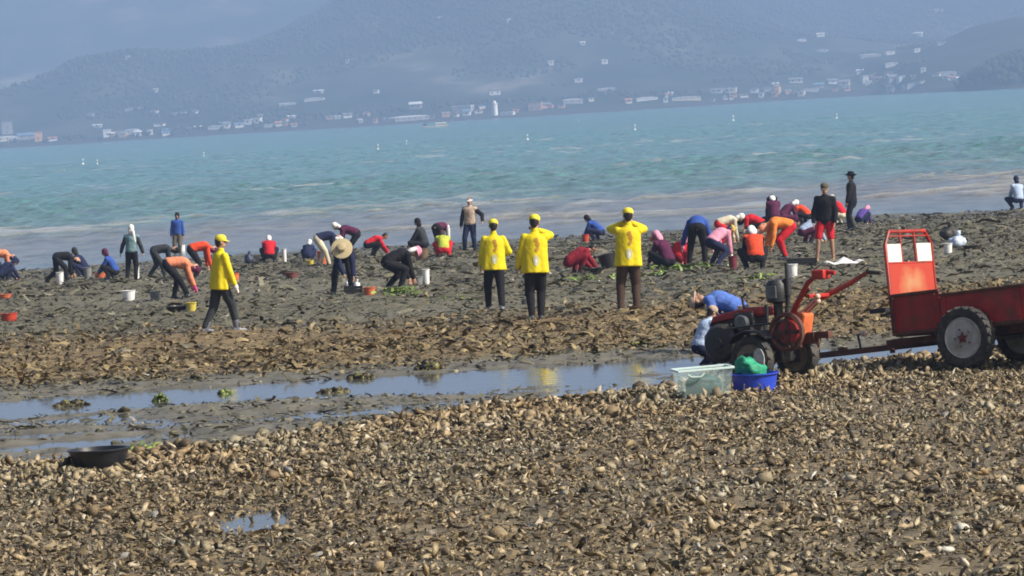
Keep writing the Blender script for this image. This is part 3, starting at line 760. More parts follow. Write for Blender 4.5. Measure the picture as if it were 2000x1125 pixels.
def trousers_mb(J, L=.018, kind='long', wide=0.):
    b = MB(); upp = J['upp']; Mp = frame_from(upp, V3(0, 1, .01) if abs(upp.y) < .9 else V3(0, .01, -1))
    b.ell(J['pel'] + upp * .03, (.162 + L, .122 + L, .14), Mp)
    for k in 'lr':
        b.cap(J['hip' + k], J['kn' + k] if kind != 'short' else J['hip' + k].lerp(J['kn' + k], .85), .095 + L, .064 + L + wide)
        if kind == 'long': b.cap(J['kn' + k], J['an' + k] + V3(0, 0, .02), .063 + L + wide, .046 + L * .7 + wide)
        if kind == 'calf': b.cap(J['kn' + k], J['kn' + k].lerp(J['an' + k], .45), .063 + L + wide, .058 + L + wide)
    return b
def boot_mb(J, k, tall=.26):
    b = MB(); a = J['an' + k]; kn = J['kn' + k]; d = (kn - a).normalized()
    b.cap(a - V3(0, 0, .02), a + d * tall, .052, .066); b.cap(a + V3(0, -.045, -.045), a + V3((-.02 if k == 'l' else .02), .155, -.052), .044, .034)
    return b
def head_M(J):
    hr = J['hf'].cross(J['hu']); return Matrix((hr, J['hf'], J['hu'])).transposed()
def hat(kind, J, parent, mt, mt2=None):
    M = head_M(J); H = J['hd'] + J['hu'] * .035; n = 20
    def put(b, name, m_, par, vox=None, smooth=2):
        b.v = [tuple(M @ Vector(v) + H) for v in b.v]; o = b.build(name, m_, par, True)
        if vox: remesh(o, vox, smooth)
        return o
    hair = MB(); hair.ell((0, -.022, -.012), (.083, .088, .10)); hair.ell((0, -.05, -.06), (.066, .05, .07))
    if kind != 'scarf' and kind != 'hood': put(hair, 'hair', HAIR, parent, .014)
    if kind == 'cap':
        b = MB(); b.lathe([(.088, -.01), (.092, .02), (.086, .055), (.064, .085), (.03, .10), (.0, .104)], n=n, sx=1, sy=1.12)
        o = put(b, 'cap', mt, parent)
        v = MB(); vs = []; fs = []
        for i in range(9):
            a = math.pi * (i / 8); x, y = .083 * math.cos(a), .10 * math.sin(a)
            for r_, z in ((.92, 0), (1.0 + .62 * math.sin(a), -.022 * math.sin(a)), (1.0 + .60 * math.sin(a), -.03 * math.sin(a)), (.92, -.008)): vs.append((x * (r_ if r_ < 1 else 1.02), y * r_, z + .004))
        for i in range(8):
            for j in range(4): fs.append((i * 4 + j, i * 4 + (j + 1) % 4, (i + 1) * 4 + (j + 1) % 4, (i + 1) * 4 + j))
        v.add(vs, fs); put(v, 'visor', mt2 or mt, o)
    elif kind == 'straw':
        b = MB(); b.lathe([(.098, -.005), (.094, .05), (.08, .088), (.05, .10), (0, .104)], n=n, sy=1.12); o = put(b, 'straw_hat', mt, parent)
        v = MB(); v.lathe([(.095, .0), (.16, -.004), (.225, -.022), (.23, -.030), (.16, -.014), (.095, -.010)], n=28, closed=True, sy=1.05); put(v, 'brim', mt, o)
        t = MB(); t.lathe([(.097, .0), (.099, .028), (.101, .028), (.101, .0)], n=n, closed=True, sy=1.12); put(t, 'hat_band', C['cream'], o)
    elif kind == 'bonnet':
        b = MB(); b.lathe([(.096, -.02), (.098, .03), (.085, .075), (.045, .10), (0, .105)], n=n, sy=1.12); o = put(b, 'sun_bonnet', mt, parent)
        v = MB(); vs = []; fs = []; m_ = 13
        for i in range(m_):
            a = math.pi * (-.1 + 1.2 * i / (m_ - 1)); c, s_ = math.cos(a), math.sin(a)
            for r_, z in ((.094, .0), (.175, -.035), (.173, -.043), (.092, -.012)): vs.append((c * r_, s_ * r_ * 1.15, z))
        for i in range(m_ - 1):
            for j in range(4): fs.append((i * 4 + j, i * 4 + (j + 1) % 4, (i + 1) * 4 + (j + 1) % 4, (i + 1) * 4 + j))
        v.add(vs, fs); put(v, 'brim', mt, o)
        f = MB(); f.ell((0, -.055, -.10), (.10, .06, .13)); f.ell((0, -.05, -.02), (.094, .06, .07)); q = put(f, 'neck_flap', mt2 or mt, o, .016)
    elif kind == 'scarf':
        b = MB(); b.ell((0, -.012, .0), (.095, .105, .115)); b.ell((.0, -.055, -.10), (.10, .06, .12)); b.cap((.06, -.08, -.10), (.13, -.08, -.42), .055, .035)
        put(b, 'headscarf', mt, parent, .014)
    elif kind == 'wrap':
        b = MB(); b.ell((0, -.012, .0), (.094, .104, .112)); b.ell((0, -.04, -.10), (.085, .07, .10)); put(b, 'headscarf', mt, parent, .014)
    elif kind == 'hatwide':   # soft black hat, brim up
        b = MB(); b.lathe([(.10, -.01), (.096, .06), (.085, .11), (.05, .125), (0, .127)], n=n, sy=1.1); o = put(b, 'hat', mt, parent)
        v = MB(); v.lathe([(.098, .0), (.13, .012), (.165, .045), (.165, .037), (.13, .004), (.098, -.012)], n=24, closed=True, sy=1.1); put(v, 'brim', mt, o)
    elif kind == 'visor':
        v = MB(); v.lathe([(.092, -.012), (.094, .03), (.090, .03), (.088, -.012)], n=n, closed=True, sy=1.12); o = put(v, 'visor_band', mt, parent)
        v = MB(); vs = []; fs = []
        for i in range(9):
            a = math.pi * i / 8; x, y = .088 * math.cos(a), .10 * math.sin(a)
            for r_, z in ((.95, 0), (1.0 + .7 * math.sin(a), -.03 * math.sin(a)), (1. + .68 * math.sin(a), -.038 * math.sin(a)), (.95, -.01)): vs.append((x, y * r_, z))
        for i in range(8):
            for j in range(4): fs.append((i * 4 + j, i * 4 + (j + 1) % 4, (i + 1) * 4 + (j + 1) % 4, (i + 1) * 4 + j))
        v.add(vs, fs); put(v, 'visor', mt, o)

PEOPLE = []
def person(px, py, face, pose, label, top, legs, hatk=None, hatm=None, hatm2=None, h=1.62, feet='boot', tall=.26, sleeves=None, loose=.03, hem=.06, boxy=0., tkind='long',
           skin=SKIN, lean=3.0, gloves=None, group='people gathering shellfish on the flat', slv='long', eyes=False, apron=None, dz=0., pos=None):
    J = skeleton(pose); p = pos if pos is not None else at(px, py); near = p.y < 90
    vox = .011 if near else .015
    o = body_mb(J).build('person', skin, None); remesh(o, vox, 1, 0, .35)
    s = h / 1.65
    o.matrix_world = Matrix.Translation(p + V3(0, 0, dz - .015)) @ Matrix.Rotation(R(lean), 4, 'Y') @ Matrix.Rotation(R(face), 4, 'Z') @ Matrix.Scale(s, 4)
    tag(o, label, 'person', group)
    jk = jacket_mb(J, loose, hem, None if sleeves else slv, boxy).build('jacket', top, o); remesh(jk, vox * 1.15, 6, .026 if near else .034)
    if sleeves:
        for k in 'lr': q = sleeve_mb(J, k, loose, slv).build('sleeve', sleeves, jk); remesh(q, vox * 1.15, 2, .015)
    tr = trousers_mb(J, .018, tkind).build('trousers' if tkind == 'long' else 'shorts', legs, o); remesh(tr, vox * 1.15, 3, .016 if near else .022)
    fm = {'boot': C['boot'], 'grey': C['greyboot'], 'pink': C['pinkboot'], 'white': C['white']}.get(feet)
    if fm:
        for k in 'lr': q = boot_mb(J, k, tall).build('boot', fm, o); remesh(q, vox, 2)
    if hatk: hat(hatk, J, o, hatm, hatm2)
    if gloves:
        for k in 'lr':
            d = (J['wr' + k] - J['el' + k]).normalized(); g = MB(); g.cap(J['wr' + k] - d * .10, J['wr' + k] + d * .02, .040, .036); g.ell(J['wr' + k] + d * .06, (.045, .045, .06)); g.cap(J['wr' + k] + d * .08, J['wr' + k] + d * .16, .034, .02)
            q = g.build('glove', gloves, o); remesh(q, vox, 1)
    if eyes:
        M = head_M(J)
        for sd in (-1, 1):
            e_ = MB().ell(J['hd'] + M @ V3(sd * .031, .082, .012), (.013, .008, .009), M, 8, 6); e_.build('eye', EYE, o, True)
    PEOPLE.append((o, jk, J)); return o, jk, J

def stand(**k):
    d = dict(lean=3, feet=((-.10, .02), (.10, -.02)), hands=((-.24, .04, .78), (.24, .04, .78))); d.update(k); return d
def bend(**k):
    d = dict(pelvis=(0, -.16, .84), lean=80, lean2=108, head=120, feet=((-.15, .02), (.15, -.06)), hands=((-.14, .36, .16), (.12, .42, .14)), elb=.5); d.update(k); return d
def squat(**k):
    d = dict(pelvis=(0, -.14, .26), lean=38, lean2=70, head=60, feet=((-.17, .0), (.17, .03)), hands=((-.12, .46, .12), (.10, .50, .10)), splay=.5, elb=.8); d.update(k); return d

Y = 'people in yellow jackets with caps watching the gatherers'
yk = dict(group=Y, loose=.028, hem=.13, boxy=.035)
# the four in yellow
person(430, 648, -60, stand(feet=((-.10, -.24, .0), (.10, .28, .0)), pelvis=(0, 0, .88), hands=((-.22, .16, .74), (.26, .18, .80)), headyaw=-20),
       'person in yellow jacket and cap walking right, alone on the left', C['yellow'], C['charcoal'], 'cap', C['yhat'], h=1.60, gloves=C['white'], feet='grey', tall=.12, **yk)
person(965, 604, 4, stand(feet=((-.10, .06), (.13, -.26, .02)), hands=((-.24, .10, .82), (.20, .26, 1.05)), head=8),
       'person in yellow jacket seen from behind in mid stride, left of the close pair', C['yellow'], C['black'], 'cap', C['yhat'], h=1.58, feet='grey', tall=.20, **yk)
person(1046, 624, 4, stand(feet=((-.06, -.02), (.09, .0)), hands=((-.30, .10, .76), (.06, .20, 1.46)), head=6, headyaw=-18, poler=(1, .15, -.45)),
       'person in yellow jacket with right elbow raised to the face, right of the close pair', C['yellow'], C['black'], 'cap', C['yhat'], h=1.64, feet='boot', tall=.2, **yk)
person(1228, 609, 2, stand(feet=((-.13, .0), (.13, -.04)), hands=((-.07, .20, 1.47), (.07, .20, 1.47)), head=2, poler=(1, .15, -.55), polel=(-1, .15, -.55)),
       'person in yellow jacket raising both hands to the face, apart on the right', C['yellow'], C['brown'], 'cap', C['yhat'], C['cream'], h=1.66, feet='grey', tall=.2, **yk)
# left group
person(-4, 547, -80, bend(), 'person in salmon top bending over at the very left edge', C['salmon'], C['navy'], 'wrap', C['navy'], h=1.6)
person(8, 549, -60, squat(), 'person in navy squatting at the left edge under the salmon one', C['navy'], C['navy'], 'wrap', C['navy'], h=1.55)
person(117, 554, -86, bend(feet=((-.14, -.40), (.14, .22)), pelvis=(0, -.12, .80), hands=((-.14, .42, .30), (.12, .36, .24))), 'person all in black bending over a white pail', C['black'], C['black'], 'hair', h=1.6)
person(160, 541, 75, squat(lean=30, lean2=45, head=20), 'person in navy jacket squatting right of the black bent figure', C['navy'], C['navy'], 'wrap', C['charcoal'], h=1.6)
person(217, 543, 80, squat(lean=25, lean2=40, head=20), 'person in blue jacket squatting beside the orange basket', C['blue'], C['black'], 'wrap', C['maroon'], h=1.55)
person(257, 545, -8, stand(hands=((-.36, .10, .84), (.36, .10, .82)), feet=((-.14, 0), (.14, -.05))), 'person in grey vest and white headscarf standing with arms held out', C['teal'], C['black'], 'scarf', C['white'], h=1.60, sleeves=C['charcoal'])
person(310, 541, -82, bend(feet=((-.12, -.26), (.12, .18)), lean=75, lean2=98, head=95), 'person in dark grey bending rightwards behind the salmon figure', C['charcoal'], C['charcoal'], 'wrap', C['black'], h=1.58)
person(347, 502, 176, stand(), 'person in blue jacket standing upright near the waterline at left', C['blue'], C['khaki'], 'wrap', C['black'], h=1.64, eyes=True, skin=SKIN2)
person(384, 544, -78, bend(lean=70, lean2=100), 'person in orange red jacket bending behind the walking yellow jacket', C['orangered'], C['black'], 'wrap', C['maroon'], h=1.66)
person(350, 583, -80, bend(feet=((-.14, -.10), (.14, .20)), pelvis=(0, -.28, .82), hands=((-.12, .34, .22), (.12, .38, .18))), 'person in salmon top and black trousers bending to pink gloves', C['salmon'], C['black'], 'wrap', C['maroon'], h=1.64, gloves=C['magenta'])
person(526, 513, 5, squat(lean=25, lean2=45), 'person in red jacket and white cap squatting with back turned beside a white pail', C['red'], C['black'], 'wrap', C['white'], h=1.6)
person(601, 510, -10, squat(lean=35, lean2=60, head=40), 'person in white hat squatting low left of the orange bucket', C['navy'], C['navy'], 'wrap', C['white'], h=1.35)
person(634, 520, -80, bend(feet=((-.13, -.12), (.13, .12)), lean=72, lean2=95, pelvis=(0, -.22, .84)), 'person in navy jacket bending far over behind an orange bucket', C['navy'], C['cream'], 'wrap', C['white'], h=1.66)
person(688, 512, 84, bend(feet=((-.13, -.10), (.13, .16)), lean=65, lean2=85, head=60), 'person in maroon jacket and white cap bending in the middle cluster', C['maroon'], C['black'], 'wrap', C['white'], h=1.66)
person(728, 502, -80, squat(pelvis=(0, -.2, .42), lean=55, lean2=80, hands=((-.12, .52, .10), (.10, .55, .10))), 'person in bright red top crouching with arms down to the mud', C['red'], C['black'], 'hair', h=1.6)
person(672, 576, 178, bend(pelvis=(0, -.12, .84), lean=62, lean2=95, head=62, feet=((-.16, .05), (.22, -.02)), hands=((-.26, .45, .26), (-.14, .50, .20))), 'person under a wide straw hat bending towards the camera', C['navy'], C['black'], 'straw', C['straw'], h=1.66)
person(768, 570, -72, bend(pelvis=(0, -.14, .62), lean=58, lean2=88, head=70, feet=((-.16, -.06), (.16, .12)), hands=((-.14, .42, .14), (.12, .46, .12))), 'person in black with a pink and white bonnet stooping by a white pail', C['black'], C['black'], 'bonnet', C['pink'], C['white'], h=1.6)
person(822, 498, 70, squat(lean=15, lean2=25, pelvis=(0, -.12, .34), head=15), 'person in dark clothes squatting left of the lime green top', C['charcoal'], C['black'], 'wrap', C['black'], h=1.7)
person(858, 492, -30, bend(lean=80, lean2=105), 'person with white back and dark clothing bending behind the lime green top', C['maroon'], C['black'], 'wrap', C['white'], h=1.62, sleeves=C['white'])
person(866, 502, 6, squat(lean=35, lean2=55), 'person in lime green top and red trousers squatting with back turned', C['lime'], C['red'], 'wrap', C['brown'], h=1.6)
person(918, 495, 168, stand(hands=((-.42, .12, 1.0), (.28, .06, .72)), feet=((-.16, 0), (.16, .02)), elb=.9), 'person in beige vest and white visor standing with one arm out', C['beige'], C['navy'], 'visor', C['white'], h=1.68, sleeves=C['black'], eyes=True)
person(1166, 472, 62, squat(pelvis=(0, -.16, .34), lean=45, lean2=62, head=40), 'person in blue jacket crouching beside a red bucket near the water', C['blue'], C['navy'], 'wrap', C['black'], h=1.6)
person(1126, 533, -72, squat(pelvis=(0, -.2, .30), lean=50, lean2=72, head=70), 'person in dark red tracksuit squatting alone beside a dark basin', C['darkred'], C['darkred'], 'hair', h=1.6)
# right group
person(1298, 528, 40, squat(lean=25, lean2=45, head=40), 'person in pink cap and dark vest squatting left of the blue jacket', C['maroon'], C['black'], 'bonnet', C['pink'], h=1.6)
person(1326, 522, -25, squat(), 'person in red squatting half behind the blue jacket', C['red'], C['darkred'], 'wrap', C['pink'], h=1.5)
person(1362, 521, -4, bend(lean=62, lean2=100, pelvis=(0, -.1, .88), feet=((-.18, .04), (.18, 0)), hands=((-.36, .34, .36), (.34, .30, .38)), elb=1.2), 'person in blue jacket and black trousers bending away, seen from behind', C['blue'], C['black'], 'wrap', C['white'], h=1.72, gloves=C['pink'])
person(1398, 520, -50, bend(pelvis=(0, -.14, .60), lean=50, lean2=80, head=70), 'person in pink top and orange cap stooping right of the blue jacket', C['pink'], C['navy'], 'cap', C['gold'], h=1.55, gloves=C['white'])
person(1412, 478, -80, bend(pelvis=(0, -.14, .66), lean=68, lean2=92, head=60), 'person in cream jacket and white hat stooping behind the blue jacket', C['cream'], C['red'], 'wrap', C['white'], h=1.6)
person(1474, 528, 8, squat(pelvis=(0, -.14, .30), lean=25, lean2=45), 'person in orange red vest and white cap squatting with round back turned', C['orangered'], C['black'], 'bonnet', C['white'], h=1.72, sleeves=C['black'])
person(1480, 472, 70, bend(pelvis=(0, -.14, .52), lean=60, lean2=85), 'person in red top stooping left of the maroon bonnet', C['red'], C['black'], 'wrap', C['black'], h=1.6)
person(1511, 452, 10, squat(pelvis=(0, -.14, .46), lean=18, lean2=30), 'person in maroon jacket and striped white bonnet squatting at the back of the cluster', C['maroon'], C['black'], 'bonnet', C['maroon'], C['white'], h=1.7)
person(1533, 447, -60, squat(pelvis=(0, -.14, .46), lean=40, lean2=65), 'person in plum jacket and white cap squatting beside the maroon bonnet', C['maroon'], C['maroon'], 'wrap', C['white'], h=1.65)
person(1532, 506, 100, bend(lean=70, lean2=100, pelvis=(.0, -.16, .78)), 'person in orange vest and red trousers bending in front of the cluster', C['orange'], C['red'], 'wrap', C['salmon'], h=1.66)
person(1577, 472, -70, squat(pelvis=(0, -.16, .34), lean=50, lean2=75), 'person in pale blue and white squatting between the orange vest and red shorts', C['paleblue'], C['maroon'], 'wrap', C['white'], h=1.62)
person(1572, 440, 60, squat(pelvis=(0, -.16, .34), lean=45, lean2=70), 'person in orange red jacket squatting behind the pale blue one', C['orangered'], C['black'], 'wrap', C['maroon'], h=1.65)
person(1612, 510, 170, stand(feet=((-.17, 0), (.17, .05)), hands=((-.22, .12, .86), (.24, .10, .86)), lean=6, head=14), 'person in black hooded jacket and red shorts standing bare legged', C['black'], C['red'], 'cap', C['khaki'], h=1.72, tkind='short', feet=None, hem=.10, eyes=True)
person(1640, 440, 60, squat(pelvis=(0, -.14, .40), lean=30, lean2=50, head=30), 'person in red top and cream hood squatting right of the red shorts', C['red'], C['cream'], 'wrap', C['cream'], h=1.6)
person(1664, 450, 72, stand(feet=((-.10, -.06), (.10, .10)), hands=((-.18, .12, .78), (.2, .10, .76))), 'person in long black coat and black brimmed hat standing tallest at the back', C['black'], C['black'], 'hatwide', C['black'], h=1.74, hem=.22, loose=.035)
person(1682, 440, -40, squat(), 'person in purple squatting low behind the black coat', C['purple'], C['navy'], 'wrap', C['pink'], h=1.4)
person(1987, 412, 20, squat(pelvis=(0, -.12, .36), lean=14, lean2=22, head=15), 'person in pale blue top sitting on heels at the right edge near the water', C['paleblue'], C['navy'], 'wrap', C['navy'], h=1.7)
# behind the tiller
person(1428, 690, 70, bend(pelvis=(0, -.16, .60), lean=58, lean2=88, head=100, hands=((-.14, .34, .30), (.12, .36, .26))), 'person in blue shirt bending behind the walking tractor', C['midblue'], C['navy'], 'cap', C['beige'], h=1.42)
person(1370, 708, -60, dict(pelvis=(0, -.06, .52), lean=22, lean2=30, head=20, feet=((-.11, 0), (.11, .06)), hands=((-.14, .30, .50), (.14, .32, .48))), 'small person in blue and white top leaning at the front of the tractor', C['paleblue'], C['navy'], 'cap', C['beige'], h=1.05, sleeves=C['midblue'], tall=.12)
# ------------------------------------------------------------------ trailer and two-wheeled tractor
M_RED = mat('paint_dark_red', (.33, .022, .018), .5, .3, 7, .15, dirt=(.12, .045, .03), dirt_amt=.35)
M_RED2 = mat('paint_bright_red', (.42, .025, .016), .5, .25, 7, .15, dirt=(.16, .05, .03), dirt_amt=.4)
M_RUST = mat('rusty_steel', (.11, .040, .026), .75, .4, 12, .4, dirt=(.05, .022, .014))
M_BLK = mat('dark_iron', (.022, .024, .028), .5, .4, 12, .3, dirt=(.05, .042, .034))
M_TYRE = mat('tyre_rubber', (.022, .024, .027), .75, .3, 20, .3, dirt=(.085, .075, .06), dirt_amt=.4)
M_RIM = mat('pale_rim', (.42, .44, .46), .55, .2, 9, .2, dirt=(.20, .17, .13), dirt_amt=.4)
M_RIM2 = mat('muddy_rim', (.22, .19, .14), .7, .3, 12, .3, dirt=(.10, .08, .06), dirt_amt=.6)
M_ORANGE = mat('orange_paint', (.62, .15, .05), .5, .25, 9, .2, dirt=(.25, .08, .04))
M_WHITE = mat('white_board', (.66, .66, .60), .55, .07, 8, .1)
M_HUB = mat('hub_red', (.13, .018, .022), .5, .3, 12)
M_GREYM = mat('grey_metal', (.15, .16, .17), .4, .3, 14, .2, metallic=.5)
M_BEIGE = mat('beige_knob', (.62, .47, .38), .5, .12, 20)
mt, n, b = new_mat('faded_orange_panel')
tc = N(n, 'ShaderNodeTexCoord'); nz = N(n, 'ShaderNodeTexNoise'); nz.inputs['Scale'].default_value = 3.5; nz.inputs['Detail'].default_value = 6; n.links.new(tc.outputs['Object'], nz.inputs['Vector'])
vm = N(n, 'ShaderNodeVectorMath', operation='DISTANCE'); vm.inputs[1].default_value = (0, .45, .93)
ms = N(n, 'ShaderNodeMapping'); ms.inputs['Scale'].default_value = (1, .62, 1); ms.inputs['Location'].default_value = (0, .17, 0); n.links.new(tc.outputs['Object'], ms.inputs[0]); n.links.new(ms.outputs[0], vm.inputs[0])
ad = N(n, 'ShaderNodeMath', operation='MULTIPLY_ADD'); ad.inputs[1].default_value = .32; n.links.new(nz.outputs['Fac'], ad.inputs[0]); n.links.new(vm.outputs['Value'], ad.inputs[2])
rp = N(n, 'ShaderNodeValToRGB'); cr = rp.color_ramp
cr.elements[0].position = .18; cr.elements[0].color = (.46, .24, .12, 1); cr.elements[1].position = .34; cr.elements[1].color = (.42, .042, .020, 1)
e_ = cr.elements.new(.26); e_.color = (.45, .14, .06, 1)
n.links.new(ad.outputs[0], rp.inputs[0]); n.links.new(rp.outputs[0], b.inputs['Base Color']); b.inputs['Roughness'].default_value = .55
M_PANEL = mt

def wheel(parent, c, r, w_, rim_mt, star=False, near=-1, lugs=22, disc=True):
    """wheel with tyre, lugs, rim and hub; axle along local Y; near=-1: outer face towards -Y"""
    wr = empty('wheel', c); wr.parent = parent; k = r / .33
    b = MB(); h = w_ / 2
    b.lathe([(r * .66, -h * .8), (r * .80, -h), (r * .93, -h * .92), (r * .985, -h * .6), (r, 0), (r * .985, h * .6), (r * .93, h * .92), (r * .80, h), (r * .66, h * .8), (r * .62, 0)], n=40, axis='Y', closed=True)
    for i in range(lugs):
        for sd in (-1, 1):
            a = 2 * math.pi * (i + (.5 if sd > 0 else 0)) / lugs
            M = Matrix.Rotation(-a, 3, 'Y') @ Matrix.Rotation(R(28 * sd), 3, 'X')
            b.box(Matrix.Rotation(-a, 3, 'Y') @ V3(r * .985, sd * h * .52, 0), (r * .045, h * .95, r * .07), M)
    b.build('tyre', M_TYRE, wr, True)
    b = MB(); q = near
    b.lathe([(r * .66, q * h * .78), (r * .63, q * h * .95), (r * .60, q * h * .8), (r * .57, q * h * .25), (r * .42, q * h * .2), (r * .40, q * h * .5), (r * .20, q * h * .62), (r * .0, q * h * .64)], n=36, axis='Y')
    b.lathe([(r * .66, -q * h * .78), (r * .62, -q * h * .9), (r * .56, -q * h * .2), (r * .2, -q * h * .1), (0, -q * h * .1)], n=36, axis='Y')
    b.build('rim', rim_mt, wr, True)
    b = MB()
    if star:
        pts = []
        for i in range(10):
            a = math.pi / 2 + math.pi * i / 5; rr = r * (.20 if i % 2 == 0 else .085); pts.append((rr * math.cos(a), rr * math.sin(a)))
        b.prism(pts, .03, 'Y', (0, q * (h * .64 + .012), 0)); b.lathe([(r * .07, q * h * .64), (r * .07, q * (h * .64 + .05)), (0, q * (h * .64 + .055))], n=12, axis='Y')
    else:
        b.box((0, q * h * .72, 0), (r * .55, .03, r * .55)); b.lathe([(r * .13, q * h * .6), (r * .12, q * (h * .64 + .06)), (0, q * (h * .64 + .065))], n=14, axis='Y')
    b.build('hub', M_HUB if star else M_BLK, wr)
    bm_ = MB()
    for i in range(5):
        a = 2 * math.pi * (i + .5) / 5; bm_.lathe([(.014, q * h * .55), (.014, q * (h * .64 + .016)), (0, q * (h * .64 + .017))], c=(r * .28 * math.cos(a), 0, r * .28 * math.sin(a)), n=6, axis='Y')
    bm_.build('wheel_nut', M_GREYM, wr)
    return wr

def bolt_row(pts, parent, r=.012, axis='Y', mt_=None):
    b = MB()
    for p in pts: b.lathe([(r, -.006), (r, .006), (0, .008)] if True else [], c=p, n=6, axis=axis)
    b.build('bolt', mt_ or M_RUST, parent)

TR = tag(empty('farm_trailer'), 'red two wheeled farm trailer with an orange front board and white panels', 'trailer')
p0 = at(1754, 724); W = .97
TR.matrix_world = Matrix.Translation(p0) @ (Matrix.Rotation(R(-35.6), 4, 'Z') @ Matrix.Rotation(R(-4.7), 4, 'Y') @ Matrix.Rotation(R(-2.6), 4, 'X'))
def tp(name, b, m_, bev=.006, sm=False, parent=None): return b.build(name, m_, parent or TR, sm, bev)
# footwell box and bed
tp('footwell_panel', MB().box((.30, .012, .585), (.58, .02, .40)), M_RED)
tp('footwell_panel', MB().box((.30, W - .012, .585), (.58, .02, .40)), M_RED)
tp('footwell_edge', MB().box((.30, 0, .795), (.60, .05, .035)).box((.30, 0, .385), (.60, .05, .035)).box((.012, -.002, .59), (.035, .05, .38)), M_RUST)
tp('seat_board', MB().box((.48, W / 2, .66), (.32, W - .06, .04)), M_RUST)
tp('footwell_floor', MB().box((.30, W / 2, .37), (.60, W - .05, .03)), M_RUST)
tp('side_panel', MB().box((1.62, -.035, .55), (1.98, .022, .36)), M_RED)
tp('side_panel', MB().box((1.62, W + .035, .55), (1.98, .022, .36)), M_RED)
tp('side_rail', MB().box((1.62, -.040, .742), (2.0, .05, .035)).box((1.62, -.040, .372), (2.0, .045, .04)), M_RUST)
tp('side_rail', MB().box((1.62, W + .040, .742), (2.0, .05, .035)).box((1.62, W + .040, .372), (2.0, .045, .04)), M_RUST)
for xx in (.66, 1.56, 2.56): tp('side_post', MB().box((xx, -.052, .555), (.05, .024, .34)), M_RED)
tp('bulkhead', MB().box((.625, W / 2, .56), (.02, W + .04, .36)), M_RED)
tp('tailgate', MB().box((2.60, W / 2, .56), (.02, W + .04, .36)), M_RED2)
tp('bed_floor', MB().box((1.61, W / 2, .36), (1.96, W + .02, .03)), M_RUST)
tp('latch', MB().lathe([(.045, 0), (.045, -.03), (0, -.034)], c=(1.76, -.05, .66), n=14, axis='Y'), M_ORANGE, .004, True)
tp('chassis_beam', MB().box((1.1, .18, .30), (2.6, .06, .08)).box((1.1, W - .18, .30), (2.6, .06, .08)).box((.6, W / 2, .29), (.07, .6, .06)).box((1.9, W / 2, .29), (.07, .6, .06)), M_RUST)
tp('axle', MB().tube([(.95, -.06, .245), (.95, W + .06, .245)], .028, 12), M_BLK, 0, True)
for yy in (.18, W - .18): tp('leaf_spring', MB().box((.95, yy, .275), (.5, .05, .018)).box((.95, yy, .258), (.34, .048, .014)), M_BLK, .003)
tp('drawbar', MB().box((-.34, W / 2, .265), (1.90, .075, .065)).box((.25, W / 2, .30), (.6, .30, .03)).box((-1.285, W / 2, .36), (.035, .11, .25)).box((-1.42, W / 2, .44), (.26, .09, .08)), M_RUST)
tp('hitch_pin', MB().tube([(-1.52, W / 2, .36), (-1.52, W / 2, .54)], .018, 8).tube([(-1.27, W / 2 - .05, .47), (-1.25, W / 2 - .05, .53)], .03, 8), M_BEIGE, 0, True)
jk = tp('prop_stand', MB().tube([(-.72, W / 2, .28), (-.74, W / 2, .43), (-.68, W / 2, .46)], .014, 8), M_BLK, 0, True)
tp('stand_knob', MB().ell((-.66, W / 2, .45), (.045, .04, .038)), M_BEIGE, 0, True, jk)
tp('bracket', MB().box((-.30, W / 2 - .05, .225), (.05, .04, .05)), M_RUST)
tp('bracket', MB().box((-.95, W / 2, .31), (.10, .06, .03)), M_RUST)
# front board with guard frame
FRM = MB(); t_ = .032
FRM.tube([(0, 0, .37), (0, 0, 1.35), (0, .11, 1.485), (0, W - .11, 1.485), (0, W, 1.35), (0, W, .37)], .021, 8)
FRM.tube([(0, .02, 1.145), (0, W - .02, 1.145)], .014, 8).tube([(0, .02, .80), (0, W - .02, .80)], .016, 8).tube([(0, .05, 1.435), (0, W - .05, 1.435)], .010, 6)
FRM.tube([(0, .325, 1.145), (0, .325, 1.485)], .015, 8).tube([(0, .625, 1.145), (0, .625, 1.485)], .015, 8)
tp('guard_frame', FRM, M_RED2, 0, True)
tp('front_board', MB().box((.006, W / 2, .973), (.012, W - .05, .325)), M_PANEL, .002)
tp('white_panel', MB().box((.006, .168, 1.255), (.010, .285, .195)), M_WHITE, .002)
tp('white_panel', MB().box((.006, .797, 1.255), (.010, .305, .195)), M_WHITE, .002)
tp('seat_prop', MB().tube([(-.02, .0, .62), (-.20, .10, .60)], .016, 8).box((-.20, .12, .66), (.20, .16, .05)), M_BLK, .004)
bolt_row([(xx, -.052, zz) for xx in (.05, .56) for zz in (.44, .60, .76)], TR)
bolt_row([(xx, -.068, zz) for xx in (.66, 1.56, 2.56) for zz in (.42, .70)], TR)
wheel(TR, (.95, -.155, .262), .329, .165, M_RIM, True, -1)
wheel(TR, (.95, W + .155, .262), .329, .165, M_RIM, True, 1)

